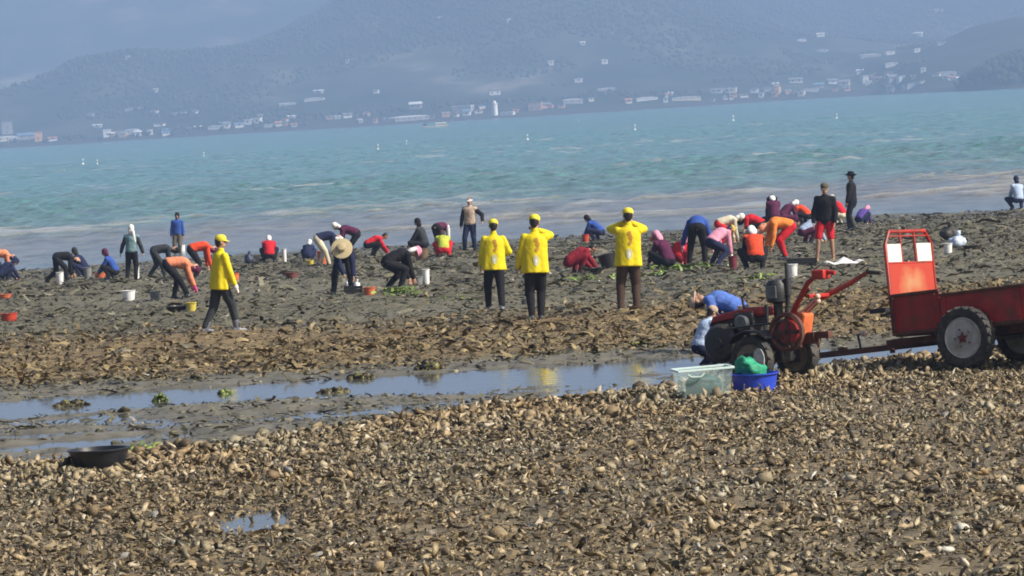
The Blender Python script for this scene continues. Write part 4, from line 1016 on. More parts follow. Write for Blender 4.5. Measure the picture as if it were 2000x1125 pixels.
TL = tag(empty('walking_tractor'), 'dark red two wheeled walking tractor with raised handlebars coupled to the trailer', 'tractor')
p1 = at(1517, 742)
TL.matrix_world = Matrix.Translation(p1) @ (Matrix.Rotation(R(-35.6), 4, 'Z') @ Matrix.Rotation(R(-1.5), 4, 'Y') @ Matrix.Rotation(R(-2.2), 4, 'X'))
def tq(name, b, m_, bev=.006, sm=False, parent=None): return b.build(name, m_, parent or TL, sm, bev)
wheel(TL, (0, -.44, .235), .245, .15, M_RIM2, False, -1, 14)
wheel(TL, (0, .44, .235), .245, .15, M_RIM2, False, -1, 14)
tq('axle', MB().tube([(0, -.44, .235), (0, .44, .235)], .035, 10), M_BLK, 0, True)
tq('transmission_case', MB().box((.02, 0, .36), (.30, .26, .34)).box((.16, 0, .52), (.26, .22, .24)), M_BLK, .03)
tq('gearbox_cover', MB().box((.36, -.02, .58), (.17, .20, .24), Matrix.Rotation(R(12), 3, 'Y')), M_ORANGE, .025)
tq('hitch', MB().box((.42, 0, .42), (.20, .12, .12)).box((.56, 0, .45), (.26, .09, .07)).tube([(.36, -.08, .33), (.36, -.08, .50)], .03, 8), M_RUST, .006)
eng = tq('engine_block', MB().box((-.40, 0, .46), (.46, .36, .34)).box((-.40, 0, .30), (.52, .20, .07)).box((-.26, -.03, .66), (.24, .30, .14)), M_BLK, .025)
b = MB()
for k in range(6): b.box((-.50 + .055 * k, -.20, .50), (.016, .06, .24))
tq('cooling_fin', b, M_BLK, .003, False, eng)
tq('flywheel_cover', MB().lathe([(.20, .0), (.205, -.06), (.17, -.10), (.06, -.115), (.055, -.135), (0, -.137)], c=(-.50, -.20, .42), n=28, axis='Y'), M_BLK, 0, True)
tq('hood', MB().prism([(-.70, .60), (-.65, .70), (-.30, .765), (-.14, .74), (-.14, .70), (-.65, .635)], .32, 'Y'), M_RED, .012)
tq('fuel_cap', MB().lathe([(.032, 0), (.034, .035), (0, .038)], c=(-.36, -.05, .765), n=14), M_BEIGE, 0, True)
tq('tool_lever', MB().tube([(-.27, -.12, .72), (-.29, -.12, .90)], .015, 8).tube([(-.29, -.12, .88), (-.24, -.12, .93)], .012, 8), M_BLK, 0, True)
tq('fuel_tank', MB().box((-.18, .02, .73), (.24, .30, .10)), M_RED, .03)
tq('front_weight', MB().prism([(-.76, .26), (-.66, .20), (-.60, .24), (-.60, .56), (-.66, .62), (-.77, .50)], .34, 'Y'), M_BLK, .02)
tq('headlight', MB().lathe([(.03, .05), (.075, .02), (.085, -.03), (.07, -.045), (0, -.04)], c=(-.24, -.22, .62), n=18, axis='Y'), M_GREYM, 0, True)
tq('stand_leg', MB().tube([(-.70, -.10, .25), (-.76, -.12, .02)], .018, 8).box((-.76, -.12, .015), (.10, .06, .02)), M_RUST, 0)
gd = tq('belt_guard', MB().lathe([(.205, .0), (.205, -.05), (.175, -.06), (.165, -.03), (.165, .0)], c=(.36, -.30, .50), n=32, axis='Y', closed=True).box((.10, -.31, .46), (.40, .04, .06)).box((.36, -.315, .50), (.32, .02, .04)).box((.36, -.315, .50), (.04, .02, .32)), M_RUST, 0, True)
tq('pulley', MB().lathe([(.12, 0), (.12, -.012), (.10, -.02), (.12, -.028), (.12, -.04), (0, -.04)], c=(.36, -.27, .50), n=28, axis='Y'), M_RED, 0, True, gd)
tq('drive_belt', MB().tube([(.36, -.29, .615), (-.50, -.29, .56)], .012, 6).tube([(.36, -.29, .385), (-.50, -.29, .30)], .012, 6), M_BLK, 0, True)
tq('mudguard', MB().prism([(-.26, .42), (-.20, .50), (-.06, .545), (.10, .53), (.22, .46), (.21, .44), (.09, .51), (-.06, .525), (-.19, .48), (-.245, .41)], .17, 'Y', (0, -.42, 0)), M_BLK, .003)
tq('air_cleaner', MB().lathe([(.05, .0), (.115, .02), (.125, .10), (.12, .20), (.09, .245), (.0, .26)], c=(.06, .02, .80), n=22).lathe([(.05, .66), (.05, .82)], c=(.06, .02, 0), n=12), M_BLK, 0, True)
tq('air_cleaner_plate', MB().box((.06, -.10, .92), (.12, .02, .13)), M_GREYM, .006)
tq('exhaust_pipe', MB().tube([(.16, .02, .70), (.19, .02, .86), (.19, .02, 1.22)], [.022, .022, .020], 10).tube([(.19, .02, .88), (.19, .02, 1.06)], .04, 12), M_BLK, 0, True)
tq('bracket', MB().box((.02, -.15, .70), (.03, .03, .20)), M_BLK, .003)
tq('bracket', MB().box((.10, .14, .70), (.03, .03, .26)), M_BLK, .003)
for sd, ex, ez, mid in ((-1, .84, 1.10, .98), (1, 1.03, 1.07, .95)):
    h_ = tq('handlebar', MB().tube([(.26, sd * .10, .62), (.42, sd * .17, .80), (ex - .22, sd * .27, mid + .02), (ex - .06, sd * .30, ez - .01), (ex, sd * .30, ez)], [.034, .032, .028, .022, .020], 10), M_RED2, 0, True)
    tq('grip', MB().tube([(ex - .03, sd * .30, ez), (ex + .13, sd * .30, ez - .015)], .022, 10), M_RED if sd < 0 else M_BLK, 0, True, h_)
    tq('clutch_lever', MB().tube([(ex - .12, sd * .30, ez + .03), (ex - .04, sd * .30, ez + .075), (ex + .10, sd * .30, ez + .05)], .009, 6), M_GREYM, 0, True, h_)
tq('handle_console', MB().box((.80, -.30, 1.075), (.15, .15, .10)), M_RED2, .015)
tq('cross_bar', MB().box((.56, 0, .86), (.06, .40, .04)), M_RED2, .010)
tq('gear_knob', MB().tube([(.40, -.08, .70), (.60, -.10, .83)], .009, 6).ell((.62, -.10, .85), (.032, .032, .032)).tube([(.38, .06, .70), (.53, .02, .79)], .009, 6).ell((.55, .02, .80), (.03, .03, .03)), M_BEIGE, 0, True)
tq('brace', MB().tube([(.30, -.14, .66), (.46, -.18, .86), (.60, -.2, .93)], .016, 8).tube([(.30, .14, .66), (.50, .19, .84)], .016, 8), M_RUST, 0, True)
tq('side_plate', MB().lathe([(.085, 0), (.088, -.02), (0, -.024)], c=(.14, -.53, .235), n=16, axis='Y', sx=.75, sy=1.35), M_RIM, 0, True)

# ------------------------------------------------------------------ tubs, pails, baskets, bags
def lathe_tub(name, px, py, rb, rt, hgt, m_, label, cat, group=None, sx=1., handle=False, lean=0, sink=.02, rim=.012, fill=None, sy=1.):
    p = at(px, py); p.z -= sink
    b = MB(); t_ = .012
    b.lathe([(rb, 0), (rb + (rt - rb) * .5, hgt * .5), (rt, hgt), (rt + rim, hgt), (rt + rim, hgt + .012), (rt - t_, hgt + .012), (rb + (rt - rb) * .5 - t_, hgt * .5), (rb - t_, .02), (0, .02)], n=28, sx=sx, sy=sy)
    o = b.build(name, m_, None, True); o.location = p; o.rotation_euler = (0, R(lean), rng.uniform(0, 6) if sx == sy else 0)
    tag(o, label, cat, group)
    if handle:
        h_ = MB().tube([(rt * math.cos(a) * 1.02, rt * .4 * math.sin(a) + .0, hgt - .01 - rt * .55 * math.sin(a)) for a in [math.pi * k / 8 for k in range(9)]], .005, 6)
        h_.build('handle', M_GREYM, o, True)
    if fill is not None:
        f_ = MB()
        for k in range(16):
            a = rng.uniform(0, 6.28); q = rt * .75 * math.sqrt(rng.random()); f_.ell((q * math.cos(a) * sx, q * math.sin(a) * sy, hgt * .86 + rng.uniform(-.02, .03)), (rt * .22, rt * .16, rt * .12), Matrix.Rotation(rng.uniform(0, 3), 3, 'Z') @ Matrix.Rotation(rng.uniform(-.5, .5), 3, 'X'), 7, 5)
        f_.build('shell_catch', fill, o)
    return o
P_BLACK = mat('plastic_black', (.016, .017, .020), .35, .3, 10, .05)
P_WHITE = mat('plastic_white', (.74, .75, .75), .4, .08, 10)
P_RED = mat('plastic_red', (.50, .055, .030), .45, .2, 10, dirt=(.28, .07, .04), dirt_amt=.3)
P_ORANGE = mat('plastic_orange', (.58, .14, .06), .45, .2, 10, dirt=(.30, .12, .06), dirt_amt=.3)
P_BLUE = mat('plastic_blue', (.025, .065, .52), .35, .1, 10)
P_GREY = mat('plastic_grey', (.20, .21, .21), .45, .2, 10)
P_BROWN = mat('wicker_brown', (.16, .10, .055), .7, .3, 30, .5)
P_YEL = mat('plastic_yellow', (.60, .50, .08), .45, .2, 10)
P_NET = mat('green_net', (.015, .30, .16), .6, .35, 30, .6)
CATCH = mat('catch', (.09, .085, .065), .5, .5, 30, .4)
def pail(px, py, w_, h_, label, m_=P_WHITE, name='pail', cat='pail', handle=True, group='white pails standing on the flat', fill=None):
    return lathe_tub(name, px, py, w_ * .40, w_ * .5, h_, m_, label, cat, group, 1., handle, fill=fill)
pail(118, 556, .22, .36, 'white pail beneath the black bent figure')
pail(172, 545, .26, .40, 'pale grey pail right of the navy squatting figure', P_GREY)
pail(268, 545, .16, .38, 'narrow white pail at the feet of the person in white headscarf')
pail(252, 588, .32, .24, 'wide white pail standing alone on the grey mud at left')
pail(304, 586, .26, .22, 'grey pail standing between the wide white pail and the shallow basin', P_GREY)
pail(356, 500, .26, .44, 'white sack-like pail beside the person in blue by the waterline')
pail(556, 511, .15, .42, 'narrow white pail right of the red squatting back')
pail(833, 556, .17, .36, 'tall white pail right of the pink bonnet')
pail(816, 554, .24, .20, 'low grey white pail left of the tall one', P_GREY)
pail(1549, 545, .20, .30, 'white pail in front of the black crate')
pail(1852, 494, .20, .24, 'small white pail just right of the trailer front board')
def basin(*a, **k): return lathe_tub('basin', *a, **k)
basin(195, 914, .20, .265, .19, P_BLACK, 'large black round tub half hidden by shells at the left', 'tub', sink=.03)
basin(352, 609, .22, .29, .15, P_BLACK, 'shallow black basin left of the walking yellow jacket', 'basin', 'round basins on the flat', fill=CATCH)
pail(374, 608, .22, .19, 'pale yellow pail against the shallow black basin', P_YEL)
basin(1475, 764, .20, .235, .20, P_BLUE, 'bright blue round basin holding green netting in front of the tractor', 'basin', sink=.02, rim=.02)
lathe_tub('basin', 1192, 525, .16, .22, .34, P_BLACK, 'deep dark tub tipped beside the raised hands yellow jacket', 'tub', lean=14)
basin(1167, 533, .15, .19, .12, P_BLACK, 'small dark basin right of the dark red tracksuit', 'basin', 'round basins on the flat')
pail(196, 543, .34, .20, 'orange brown basket left of the blue squatting figure', P_ORANGE, 'basket', 'basket', False, 'orange and red baskets on the flat', CATCH)
pail(10, 585, .34, .15, 'dull orange basket at the left edge, the farther one', P_ORANGE, 'basket', 'basket', False, 'orange and red baskets on the flat', CATCH)
pail(18, 627, .34, .17, 'bright red basket at the left edge, the nearer one', P_RED, 'basket', 'basket', False, 'orange and red baskets on the flat', CATCH)
pail(457, 552, .30, .26, 'orange pail just right of the walking yellow jacket', P_ORANGE, 'basket', 'basket', False, 'orange and red baskets on the flat')
pail(630, 517, .30, .42, 'tall orange red pail under the navy bent figure', P_ORANGE, 'basket', 'basket', False, 'orange and red baskets on the flat')
pail(570, 544, .34, .18, 'dark red brown basket alone below the red squatting back', mat('plastic_maroon', (.16, .045, .035), .5, .3, 10), 'basket', 'basket', False, 'orange and red baskets on the flat', CATCH)
pail(826, 507, .36, .34, 'brown wicker basket left of the lime green top', P_BROWN, 'basket', 'basket', False, None, CATCH)
pail(1144, 474, .24, .28, 'small red pail in front of the blue crouching figure', P_RED, 'basket', 'basket', False, 'orange and red baskets on the flat')
pail(722, 577, .26, .16, 'salmon basket right of the straw hat', P_ORANGE, 'basket', 'basket', False, 'orange and red baskets on the flat', CATCH)
pail(606, 516, .22, .14, 'yellow bowl at the feet of the low white hat', P_YEL, 'bowl', 'bowl', False, None)
pail(1900, 487, .46, .13, 'dark brown tray right of the white bags behind the trailer', mat('tray_dark', (.04, .030, .022), .6, .3, 12), 'tray', 'tray', False, None, CATCH)
pail(1432, 524, .20, .30, 'dark red pail between the gold cap and the orange red vest', mat('plastic_wine', (.16, .025, .04), .45, .2, 10), 'pail', 'pail', False, None)

def crate(px, py, sx, sy, sz, m_, label, taper=.9, rz=0, cat='crate', slots=True, lid_in=None):
    p = at(px, py); p.z -= .015; root = tag(empty('crate', p), label, cat); root.rotation_euler = (0, R(2), R(rz)); t_ = .012
    def wallp(c, size): return MB().box(c, size).build('side', m_, root, False, .003)
    n_ = 3 if slots else 1
    for s_ in (-1, 1):
        for k in range(n_):
            hh = sz / n_ * (.8 if slots else 1); zc = sz / n_ * (k + .5)
            wallp((0, s_ * sy / 2, zc), (sx, t_, hh)); wallp((s_ * sx / 2, 0, zc), (t_, sy - t_, hh))
        for u_ in (-1, 1):
            if slots: MB().box((s_ * sx / 2, u_ * sy / 2, sz / 2), (.03, .03, sz)).build('post', m_, root)
    MB().box((0, 0, .012), (sx - .02, sy - .02, .015)).build('floor', m_, root)
    return root
c1 = crate(690, 575, .36, .26, .20, P_BLACK, 'black slatted crate with white bags below the straw hat')
crate(1566, 522, .62, .36, .22, P_BLACK, 'long black crate behind the tractor handlebars')
def bag(px, py, sx, sy, sz, m_, label, cat='bag', grp=None, dz=0., seed=0):
    p = at(px, py); p.z += dz; q = random.Random(seed + 5)
    b = bmesh.new(); bmesh.ops.create_icosphere(b, subdivisions=3, radius=1)
    for v in b.verts:
        k = 1 + .16 * math.sin(5 * v.co.x + seed) * math.cos(4 * v.co.y + seed) + .09 * math.sin(11 * v.co.z + 3 * v.co.x)
        v.co = Vector((v.co.x * sx / 2 * k, v.co.y * sy / 2 * k, (v.co.z * .5 + .5) * sz * k))
    me = bpy.data.meshes.new('bag'); b.to_mesh(me); b.free(); me.shade_smooth()
    o = link('bag', me, m_); o.location = p; tag(o, label, cat, grp)
    neck = MB().cap((0, 0, sz * .9), (.02, 0, sz * 1.25), sx * .10, sx * .14, 8).build('tied_neck', m_, o, True)
    return o
PW = mat('bag_white', (.72, .74, .76), .35, .12, 12, .5); PB = mat('bag_blue_white', (.50, .60, .74), .35, .2, 12, .5)
bag(682, 572, .15, .15, .20, PW, 'left white bag inside the black crate below the straw hat', 'bag', 'white bags in the black crate', .02, 1)
bag(698, 572, .15, .15, .20, PW, 'right white bag inside the black crate below the straw hat', 'bag', 'white bags in the black crate', .02, 2)
bag(1872, 484, .42, .3, .28, PB, 'bluish white bag right of the trailer front board', 'bag', None, 0, 3)
bag(1856, 470, .50, .4, .34, mat('bag_dark', (.04, .037, .03), .6, .3, 12, .4), 'dark lumpy sack behind the bluish white bag', 'sack', None, 0, 4)
bag(487, 515, .30, .3, .30, mat('bag_navy', (.03, .04, .085), .5, .3, 12, .4), 'dark navy sack left of the red squatting back', 'sack', None, 0, 5)
bag(462, 560 + 30, .001, .001, .001, PW, 'x', 'bag') if False else None
# white sheet thrown over a low heap
p = at(1650, 532); q = at(1610, 532)
xs_ = np.linspace(-.40, .40, 40); ys_ = np.linspace(-.3, .3, 20)
me, *_ = grid_mesh('cloth', xs_, ys_, lambda X, Y: .05 + .12 * np.exp(-(X / .16) ** 2 - (Y / .25) ** 2) + .06 * np.exp(-((X - .33) / .07) ** 2) + .06 * np.exp(-((X + .33) / .07) ** 2) + .05 * fbm(X * 7, Y * 7, 401, 3))
me.materials.append(mat('cloth_sheet', (.80, .80, .82), .7, .04, 8, .3)); o = link('cloth', me); o.location = p + V3(0, 0, .02)
so_ = o.modifiers.new('th', 'SOLIDIFY'); so_.thickness = .012; BAKE.append(o)
tag(o, 'crumpled white cloth lying on the mud behind the handlebars', 'cloth')
# green netting in the blue basin
p = at(1475, 763)
b = bmesh.new(); bmesh.ops.create_icosphere(b, subdivisions=3, radius=1)
for v in b.verts:
    k = 1 + .22 * math.sin(7 * v.co.x + 1) * math.cos(6 * v.co.y) + .10 * math.sin(13 * v.co.z + 4 * v.co.x)
    v.co = Vector((v.co.x * .15 * k - .04, v.co.y * .14 * k, v.co.z * .10 * k + .21 + .07 * math.exp(-((v.co.x + .5) / .5) ** 2)))
me = bpy.data.meshes.new('net'); b.to_mesh(me); b.free(); me.shade_smooth(); o = link('net', me, P_NET); o.location = p; tag(o, 'crumpled green netting piled in the blue basin', 'net')
# translucent storage box with a dark net inside
mt, n, b = new_mat('translucent_plastic'); b.inputs['Base Color'].default_value = (.70, .90, .88, 1); b.inputs['Roughness'].default_value = .35
b.inputs['Alpha'].default_value = .13
SB = tag(empty('storage_box', at(1376, 779)), 'translucent pale teal storage box standing on shells left of the blue basin', 'box'); SB.rotation_euler = (0, R(-1.0), R(8))
def shell_box(x0, y0, x1, y1, h_, t_=.008):
    bb = MB(); o_ = [(-x0, -y0, 0), (x0, -y0, 0), (x0, y0, 0), (-x0, y0, 0), (-x1, -y1, h_), (x1, -y1, h_), (x1, y1, h_), (-x1, y1, h_)]
    i_ = [(sx * (abs(sx and px) - t_), 0, 0) for sx, px in ()]
    inn = [(math.copysign(abs(a) - t_, a), math.copysign(abs(c) - t_, c), z + (t_ if z == 0 else 0)) for a, c, z in o_]
    v = o_ + inn; f = [(0, 3, 2, 1), (8, 9, 10, 11)]
    for k in range(4):
        j = (k + 1) % 4; f += [(k, j, j + 4, k + 4), (k + 8, k + 12, j + 12, j + 8), (k + 4, j + 4, j + 12, k + 12)]
    return bb.add(v, f)
shell_box(.225, .16, .272, .20, .30).build('tub_wall', mt, SB, False, .004)
r_ = MB(); 
for a, c, s1, s2 in ((0, -.205, .57, .022), (0, .205, .57, .022), (-.277, 0, .022, .39), (.277, 0, .022, .39)): r_.box((a, c, .30), (s1, s2, .022))
r_.build('rim', mat('box_rim', (.62, .78, .76), .4, .08, 10), SB, False, .004)
MB().tube([(-.19, -.212, .262), (-.15, -.222, .235), (-.06, -.222, .235), (-.02, -.212, .262)], .009, 8).build('handle', mat('box_handle', (.50, .62, .58), .4, .1, 10), SB, True)
b = bmesh.new(); bmesh.ops.create_icosphere(b, subdivisions=3, radius=1)
for v in b.verts:
    k = 1 + .15 * math.sin(6 * v.co.x) * math.cos(5 * v.co.y + 1) + .06 * math.sin(12 * v.co.z)
    v.co = Vector((v.co.x * .18 * k + .0, v.co.y * .12 * k - .03, v.co.z * .115 * k + .13))
me = bpy.data.meshes.new('net'); b.to_mesh(me); b.free(); me.shade_smooth(); o = link('net', me, mat('dark_net', (.012, .075, .07), .6, .4, 30, .5)); o.location = at(1376, 779); o.location.z += .0; tag(o, 'dark teal net bundle lying inside the translucent box', 'net')
# ------------------------------------------------------------------ far shore: houses, sheds, tower, boat, buoys, woods
WALLS = dict(white=mat('wall_white', (.66, .66, .64), .7, .06, .2), cream=mat('wall_cream', (.66, .60, .48), .7, .08, .2), grey=mat('wall_grey', (.34, .34, .34), .7, .1, .2),
             tan=mat('wall_tan', (.42, .30, .20), .7, .1, .2), pink=mat('wall_pink', (.62, .34, .24), .7, .1, .2), orange=mat('wall_orange', (.80, .42, .20), .7, .1, .2))
ROOFS = dict(grey=mat('roof_grey', (.20, .21, .23), .6, .1, .2), blue=mat('roof_blue', (.14, .24, .38), .6, .1, .2), white=mat('roof_white', (.66, .68, .70), .5, .05, .2),
             brown=mat('roof_brown', (.16, .10, .08), .7, .1, .2), orange=mat('roof_orange', (.50, .20, .10), .7, .1, .2))
GLASS = mat('far_window', (.10, .11, .12), .2, .1, 1)
PXM = FPX / 2500.
HM = {}
def house(px, py, wpx, hpx, wall, roof, label, shape='gable', grp='houses and sheds along the far shore', depth=None):
    p = at_land(px, py)
    if p is None: return
    k = (p - CAMP).length / FPX; w_ = wpx * k * .85; h_ = hpx * k * .85; d_ = depth or max(6., min(w_ * .7, 14.))
    key = (round(w_, 1), round(h_, 1), shape)
    root = empty('house' if shape in ('gable', 'flat') else 'shed', p + V3(0, d_ / 2 - 1, -.6)); tag(root, label, 'house' if shape in ('gable', 'flat') else 'shed', grp)
    root.rotation_euler = (0, 0, R(rng.uniform(-14, 14)))
    wh = h_ * (.66 if shape != 'flat' else .92) + .6
    MB().box((0, 0, wh / 2 - 2), (w_, d_, wh + 4)).build('wall', WALLS[wall], root)
    if shape == 'flat': MB().box((0, 0, wh + .2), (w_ + .5, d_ + .5, .45)).build('roof', ROOFS[roof], root)
    elif shape == 'arch':
        n_ = 10; pts = [(-w_ / 2 - .2, wh)] + [(-(w_ / 2 + .2) * math.cos(math.pi * q / n_), wh + h_ * .34 * math.sin(math.pi * q / n_)) for q in range(1, n_)] + [(w_ / 2 + .2, wh)]
        MB().prism(pts, d_ + .4, 'Y').build('roof', ROOFS[roof], root)
    else:
        a = w_ / 2 + .5; g = h_ * .36
        rf = MB(); dd = d_ / 2 + .5
        rf.add([(-a, -dd, wh), (a, -dd, wh), (a, dd, wh), (-a, dd, wh), (-a, 0, wh + g), (a, 0, wh + g)], [(0, 1, 5, 4), (2, 3, 4, 5), (0, 4, 3), (1, 2, 5), (0, 3, 2, 1)])
        rf.build('roof', ROOFS[roof], root)
    nw = max(1, int(w_ / 3.4)); nf = max(1, int((wh - 1.2) / 2.9))
    for f_ in range(min(nf, 4)):
        for q in range(min(nw, 6)):
            x_ = (q + .5) / min(nw, 6) * w_ - w_ / 2
            wi = HM.get('w')
            if wi is None: wi = HM['w'] = MB().box((0, 0, 0), (.95, .16, 1.0)).mesh('window'); wi.materials.append(GLASS)
            o = bpy.data.objects.new('window', wi); COL.objects.link(o); o.parent = root; o.location = (x_, -d_ / 2 - .02, 1.8 + f_ * 2.9 + (.3 if nf == 1 else 0))
    return root
# left shore
L = [
 (14, 262, 24, 30, 'grey', 'grey', 'flat', 'pale grey block at the left edge behind the low sheds'),
 (12, 276, 46, 12, 'cream', 'white', 'arch', 'long pale shed at the left edge of the shore'),
 (50, 272, 36, 14, 'grey', 'blue', 'gable', 'blue roofed house left of the orange house'),
 (75, 276, 16, 22, 'orange', 'orange', 'flat', 'small orange house on the left shore'),
 (190, 250, 18, 8, 'white', 'white', 'gable', 'white house on the rise behind the left shore'),
 (178, 230, 12, 8, 'white', 'grey', 'gable', 'tiny pale house high above the left shore'),
 (208, 267, 18, 16, 'white', 'white', 'flat', 'white two storey house on the left shore'),
 (258, 264, 30, 12, 'cream', 'white', 'arch', 'cream arched shed on the left shore'),
 (292, 264, 12, 10, 'white', 'white', 'flat', 'small white house right of the cream arched shed'),
 (324, 264, 20, 9, 'white', 'blue', 'gable', 'white house with blue roof right of the arched shed'),
 (265, 216, 44, 6, 'white', 'white', 'arch', 'long white greenhouse on the slope above the left shore'),
 (304, 182, 12, 9, 'white', 'white', 'flat', 'white house alone high on the left slope'),
 (302, 222, 16, 6, 'white', 'white', 'arch', 'short white greenhouse below the lone high house'),
 (350, 225, 34, 6, 'grey', 'white', 'arch', 'grey white greenhouse right of the long one'),
 (382, 222, 8, 8, 'white', 'grey', 'gable', 'tiny white hut beside the grey white greenhouse'),
 (424, 256, 40, 8, 'white', 'white', 'arch', 'long low white shed on the shore left of the bright twin houses'),
 (444, 252, 12, 14, 'cream', 'grey', 'gable', 'cream gabled house beside the long low white shed'),
 (485, 246, 16, 11, 'white', 'white', 'flat', 'bright white house, left one of the twin pair'),
 (504, 244, 15, 12, 'white', 'white', 'flat', 'bright white house, right one of the twin pair'),
 (508, 232, 12, 10, 'white', 'grey', 'gable', 'white gabled house above the twin pair'),
 (526, 248, 22, 7, 'white', 'white', 'arch', 'low white shed right of the twin pair'),
 (560, 206, 40, 6, 'grey', 'white', 'arch', 'long greenhouse on the slope left of the centre hill'),
 (614, 197, 46, 7, 'white', 'white', 'arch', 'broad pale greenhouse on the centre slope'),
 (622, 182, 18, 8, 'grey', 'white', 'gable', 'pale house above the broad greenhouse'),
 (678, 232, 20, 10, 'white', 'grey', 'gable', 'white gabled house on the shore left of the wharf'),
 (733, 241, 9, 11, 'pink', 'orange', 'flat', 'small pink harbour hut on the wharf'),
 (735, 183, 10, 7, 'white', 'white', 'flat', 'tiny white house above the wharf'),
 (800, 236, 80, 12, 'grey', 'white', 'arch', 'long curved roof wharf shed left of the ferry'),
 (812, 214, 26, 16, 'grey', 'white', 'gable', 'pale gabled warehouse behind the wharf shed'),
 (905, 222, 44, 18, 'grey', 'white', 'flat', 'grey white harbour building left of the tower'),
 (912, 226, 16, 14, 'white', 'blue', 'gable', 'white gabled hall in front of the grey harbour building'),
 (966, 186, 26, 11, 'white', 'grey', 'flat', 'pale house on the rise right above the tower'),
 (992, 225, 30, 8, 'white', 'white', 'arch', 'low white shed right at the foot of the tower'),
 (1046, 216, 30, 20, 'tan', 'brown', 'flat', 'tan block with a dark end on the centre shore'),
 (1066, 214, 22, 12, 'pink', 'grey', 'gable', 'pinkish house beside the tan block'),
 (1118, 206, 46, 10, 'grey', 'white', 'arch', 'long pale shed right of the pinkish house'),
 (1130, 162, 18, 8, 'white', 'white', 'flat', 'white house on the slope above the long pale shed'),
 (1076, 128, 12, 10, 'white', 'white', 'flat', 'bright white house alone on the centre hill, left one'),
 (1180, 126, 14, 10, 'white', 'white', 'flat', 'pale white house alone on the centre hill, right one'),
 (1138, 90, 10, 9, 'white', 'white', 'gable', 'small white hut higher on the centre hill'),
 (1228, 202, 14, 11, 'cream', 'orange', 'gable', 'cream house with orange roof on the right of centre shore'),
 (1262, 200, 50, 7, 'white', 'white', 'arch', 'long white sea front shed right of the orange roof'),
 (1184, 178, 40, 7, 'grey', 'white', 'arch', 'pale greenhouse strip left of the orange roof'),
 (1340, 196, 66, 8, 'cream', 'white', 'arch', 'very long cream sea front shed'),
 (1400, 184, 26, 10, 'white', 'grey', 'gable', 'white gabled house behind the very long shed'),
 (1430, 182, 20, 10, 'cream', 'white', 'flat', 'cream flat roofed house right of the white gabled one'),
 (1520, 187, 10, 18, 'orange', 'orange', 'flat', 'small orange tower house on the right shore'),
 (1555, 162, 30, 12, 'white', 'grey', 'gable', 'white gabled house in the right hand town'),
 (1582, 180, 40, 6, 'white', 'white', 'arch', 'low white shed on the right hand sea front'),
 (1566, 82, 20, 7, 'white', 'white', 'arch', 'bright white shed high above the right hand town, left one'),
 (1602, 72, 18, 8, 'white', 'white', 'gable', 'bright white house highest above the right hand town'),
 (1606, 102, 28, 6, 'white', 'white', 'arch', 'bright white shed high above the town, lower one'),
 (1600, 172, 22, 12, 'grey', 'blue', 'gable', 'blue roofed house in the right hand town'),
 (1626, 164, 20, 12, 'white', 'grey', 'gable', 'white house with grey roof in the middle of the right hand town'),
 (1650, 168, 24, 14, 'cream', 'grey', 'gable', 'cream gabled house in the middle of the right hand town'),
 (1690, 163, 14, 18, 'white', 'white', 'flat', 'tall white house in the right hand town'),
 (1682, 142, 20, 7, 'white', 'white', 'gable', 'white house above the tall white one'),
 (1716, 160, 24, 12, 'tan', 'brown', 'gable', 'tan house right of the tall white one'),
 (1744, 160, 22, 16, 'grey', 'grey', 'gable', 'grey gabled house near the right end of the town'),
 (1742, 130, 28, 8, 'white', 'white', 'arch', 'pale greenhouse above the grey gabled house'),
 (1700, 112, 46, 7, 'grey', 'white', 'arch', 'long greenhouse on the terraces above the town'),
 (1738, 108, 20, 8, 'white', 'white', 'flat', 'white house at the end of the long greenhouse'),
 (1762, 158, 18, 12, 'white', 'grey', 'flat', 'white block at the right end of the town'),
 (1790, 168, 40, 6, 'white', 'white', 'arch', 'low white quay shed at the right end'),
 (1794, 70, 18, 8, 'white', 'white', 'gable', 'white house high on the right slope'),
 (1838, 88, 18, 7, 'white', 'grey', 'gable', 'pale house right of the high white one'),
 (1790, 104, 14, 8, 'white', 'white', 'flat', 'bright white hut below the high white house'),
 (1830, 24, 26, 7, 'white', 'white', 'arch', 'white shed near the top of the right slope'),
 (1850, 146, 44, 6, 'white', 'white', 'arch', 'long pale roof left of the dark headland'),
 (1920, 152, 18, 12, 'white', 'grey', 'gable', 'white house tucked against the dark headland'),
 (860, 40, 12, 7, 'white', 'white', 'flat', 'tiny pale hut near the top of the centre hill'),
 (990, 44, 14, 7, 'white', 'white', 'gable', 'tiny white house near the top of the centre hill'),
 (680, 124, 8, 8, 'white', 'white', 'flat', 'tiny white hut on the left flank of the centre hill'),
 (250, 117, 8, 8, 'white', 'white', 'flat', 'tiny white hut on the far mountain at the left'),
]
TOWN = 'small houses crowded along the far shore'
MARKS = [(14, 'grey block at the left edge'), (75, 'small orange house'), (190, 'white house on the left rise'), (260, 'cream arched shed'), (324, 'blue roofed white house'), (424, 'long low white shed'), (495, 'bright twin houses'), (614, 'broad pale greenhouse'),
         (678, 'gabled house by the wharf'), (733, 'pink harbour hut'), (800, 'curved wharf shed'), (905, 'grey white harbour building'), (967, 'white harbour tower'), (1046, 'tan block'), (1118, 'long pale shed'), (1228, 'orange roofed house'), (1340, 'very long cream shed'),
         (1430, 'cream flat roofed house'), (1520, 'orange tower house'), (1600, 'blue roofed town house'), (1690, 'tall white town house'), (1744, 'grey gabled town house'), (1790, 'low quay shed'), (1850, 'long pale roof'), (1920, 'house by the dark headland')]
used = set()
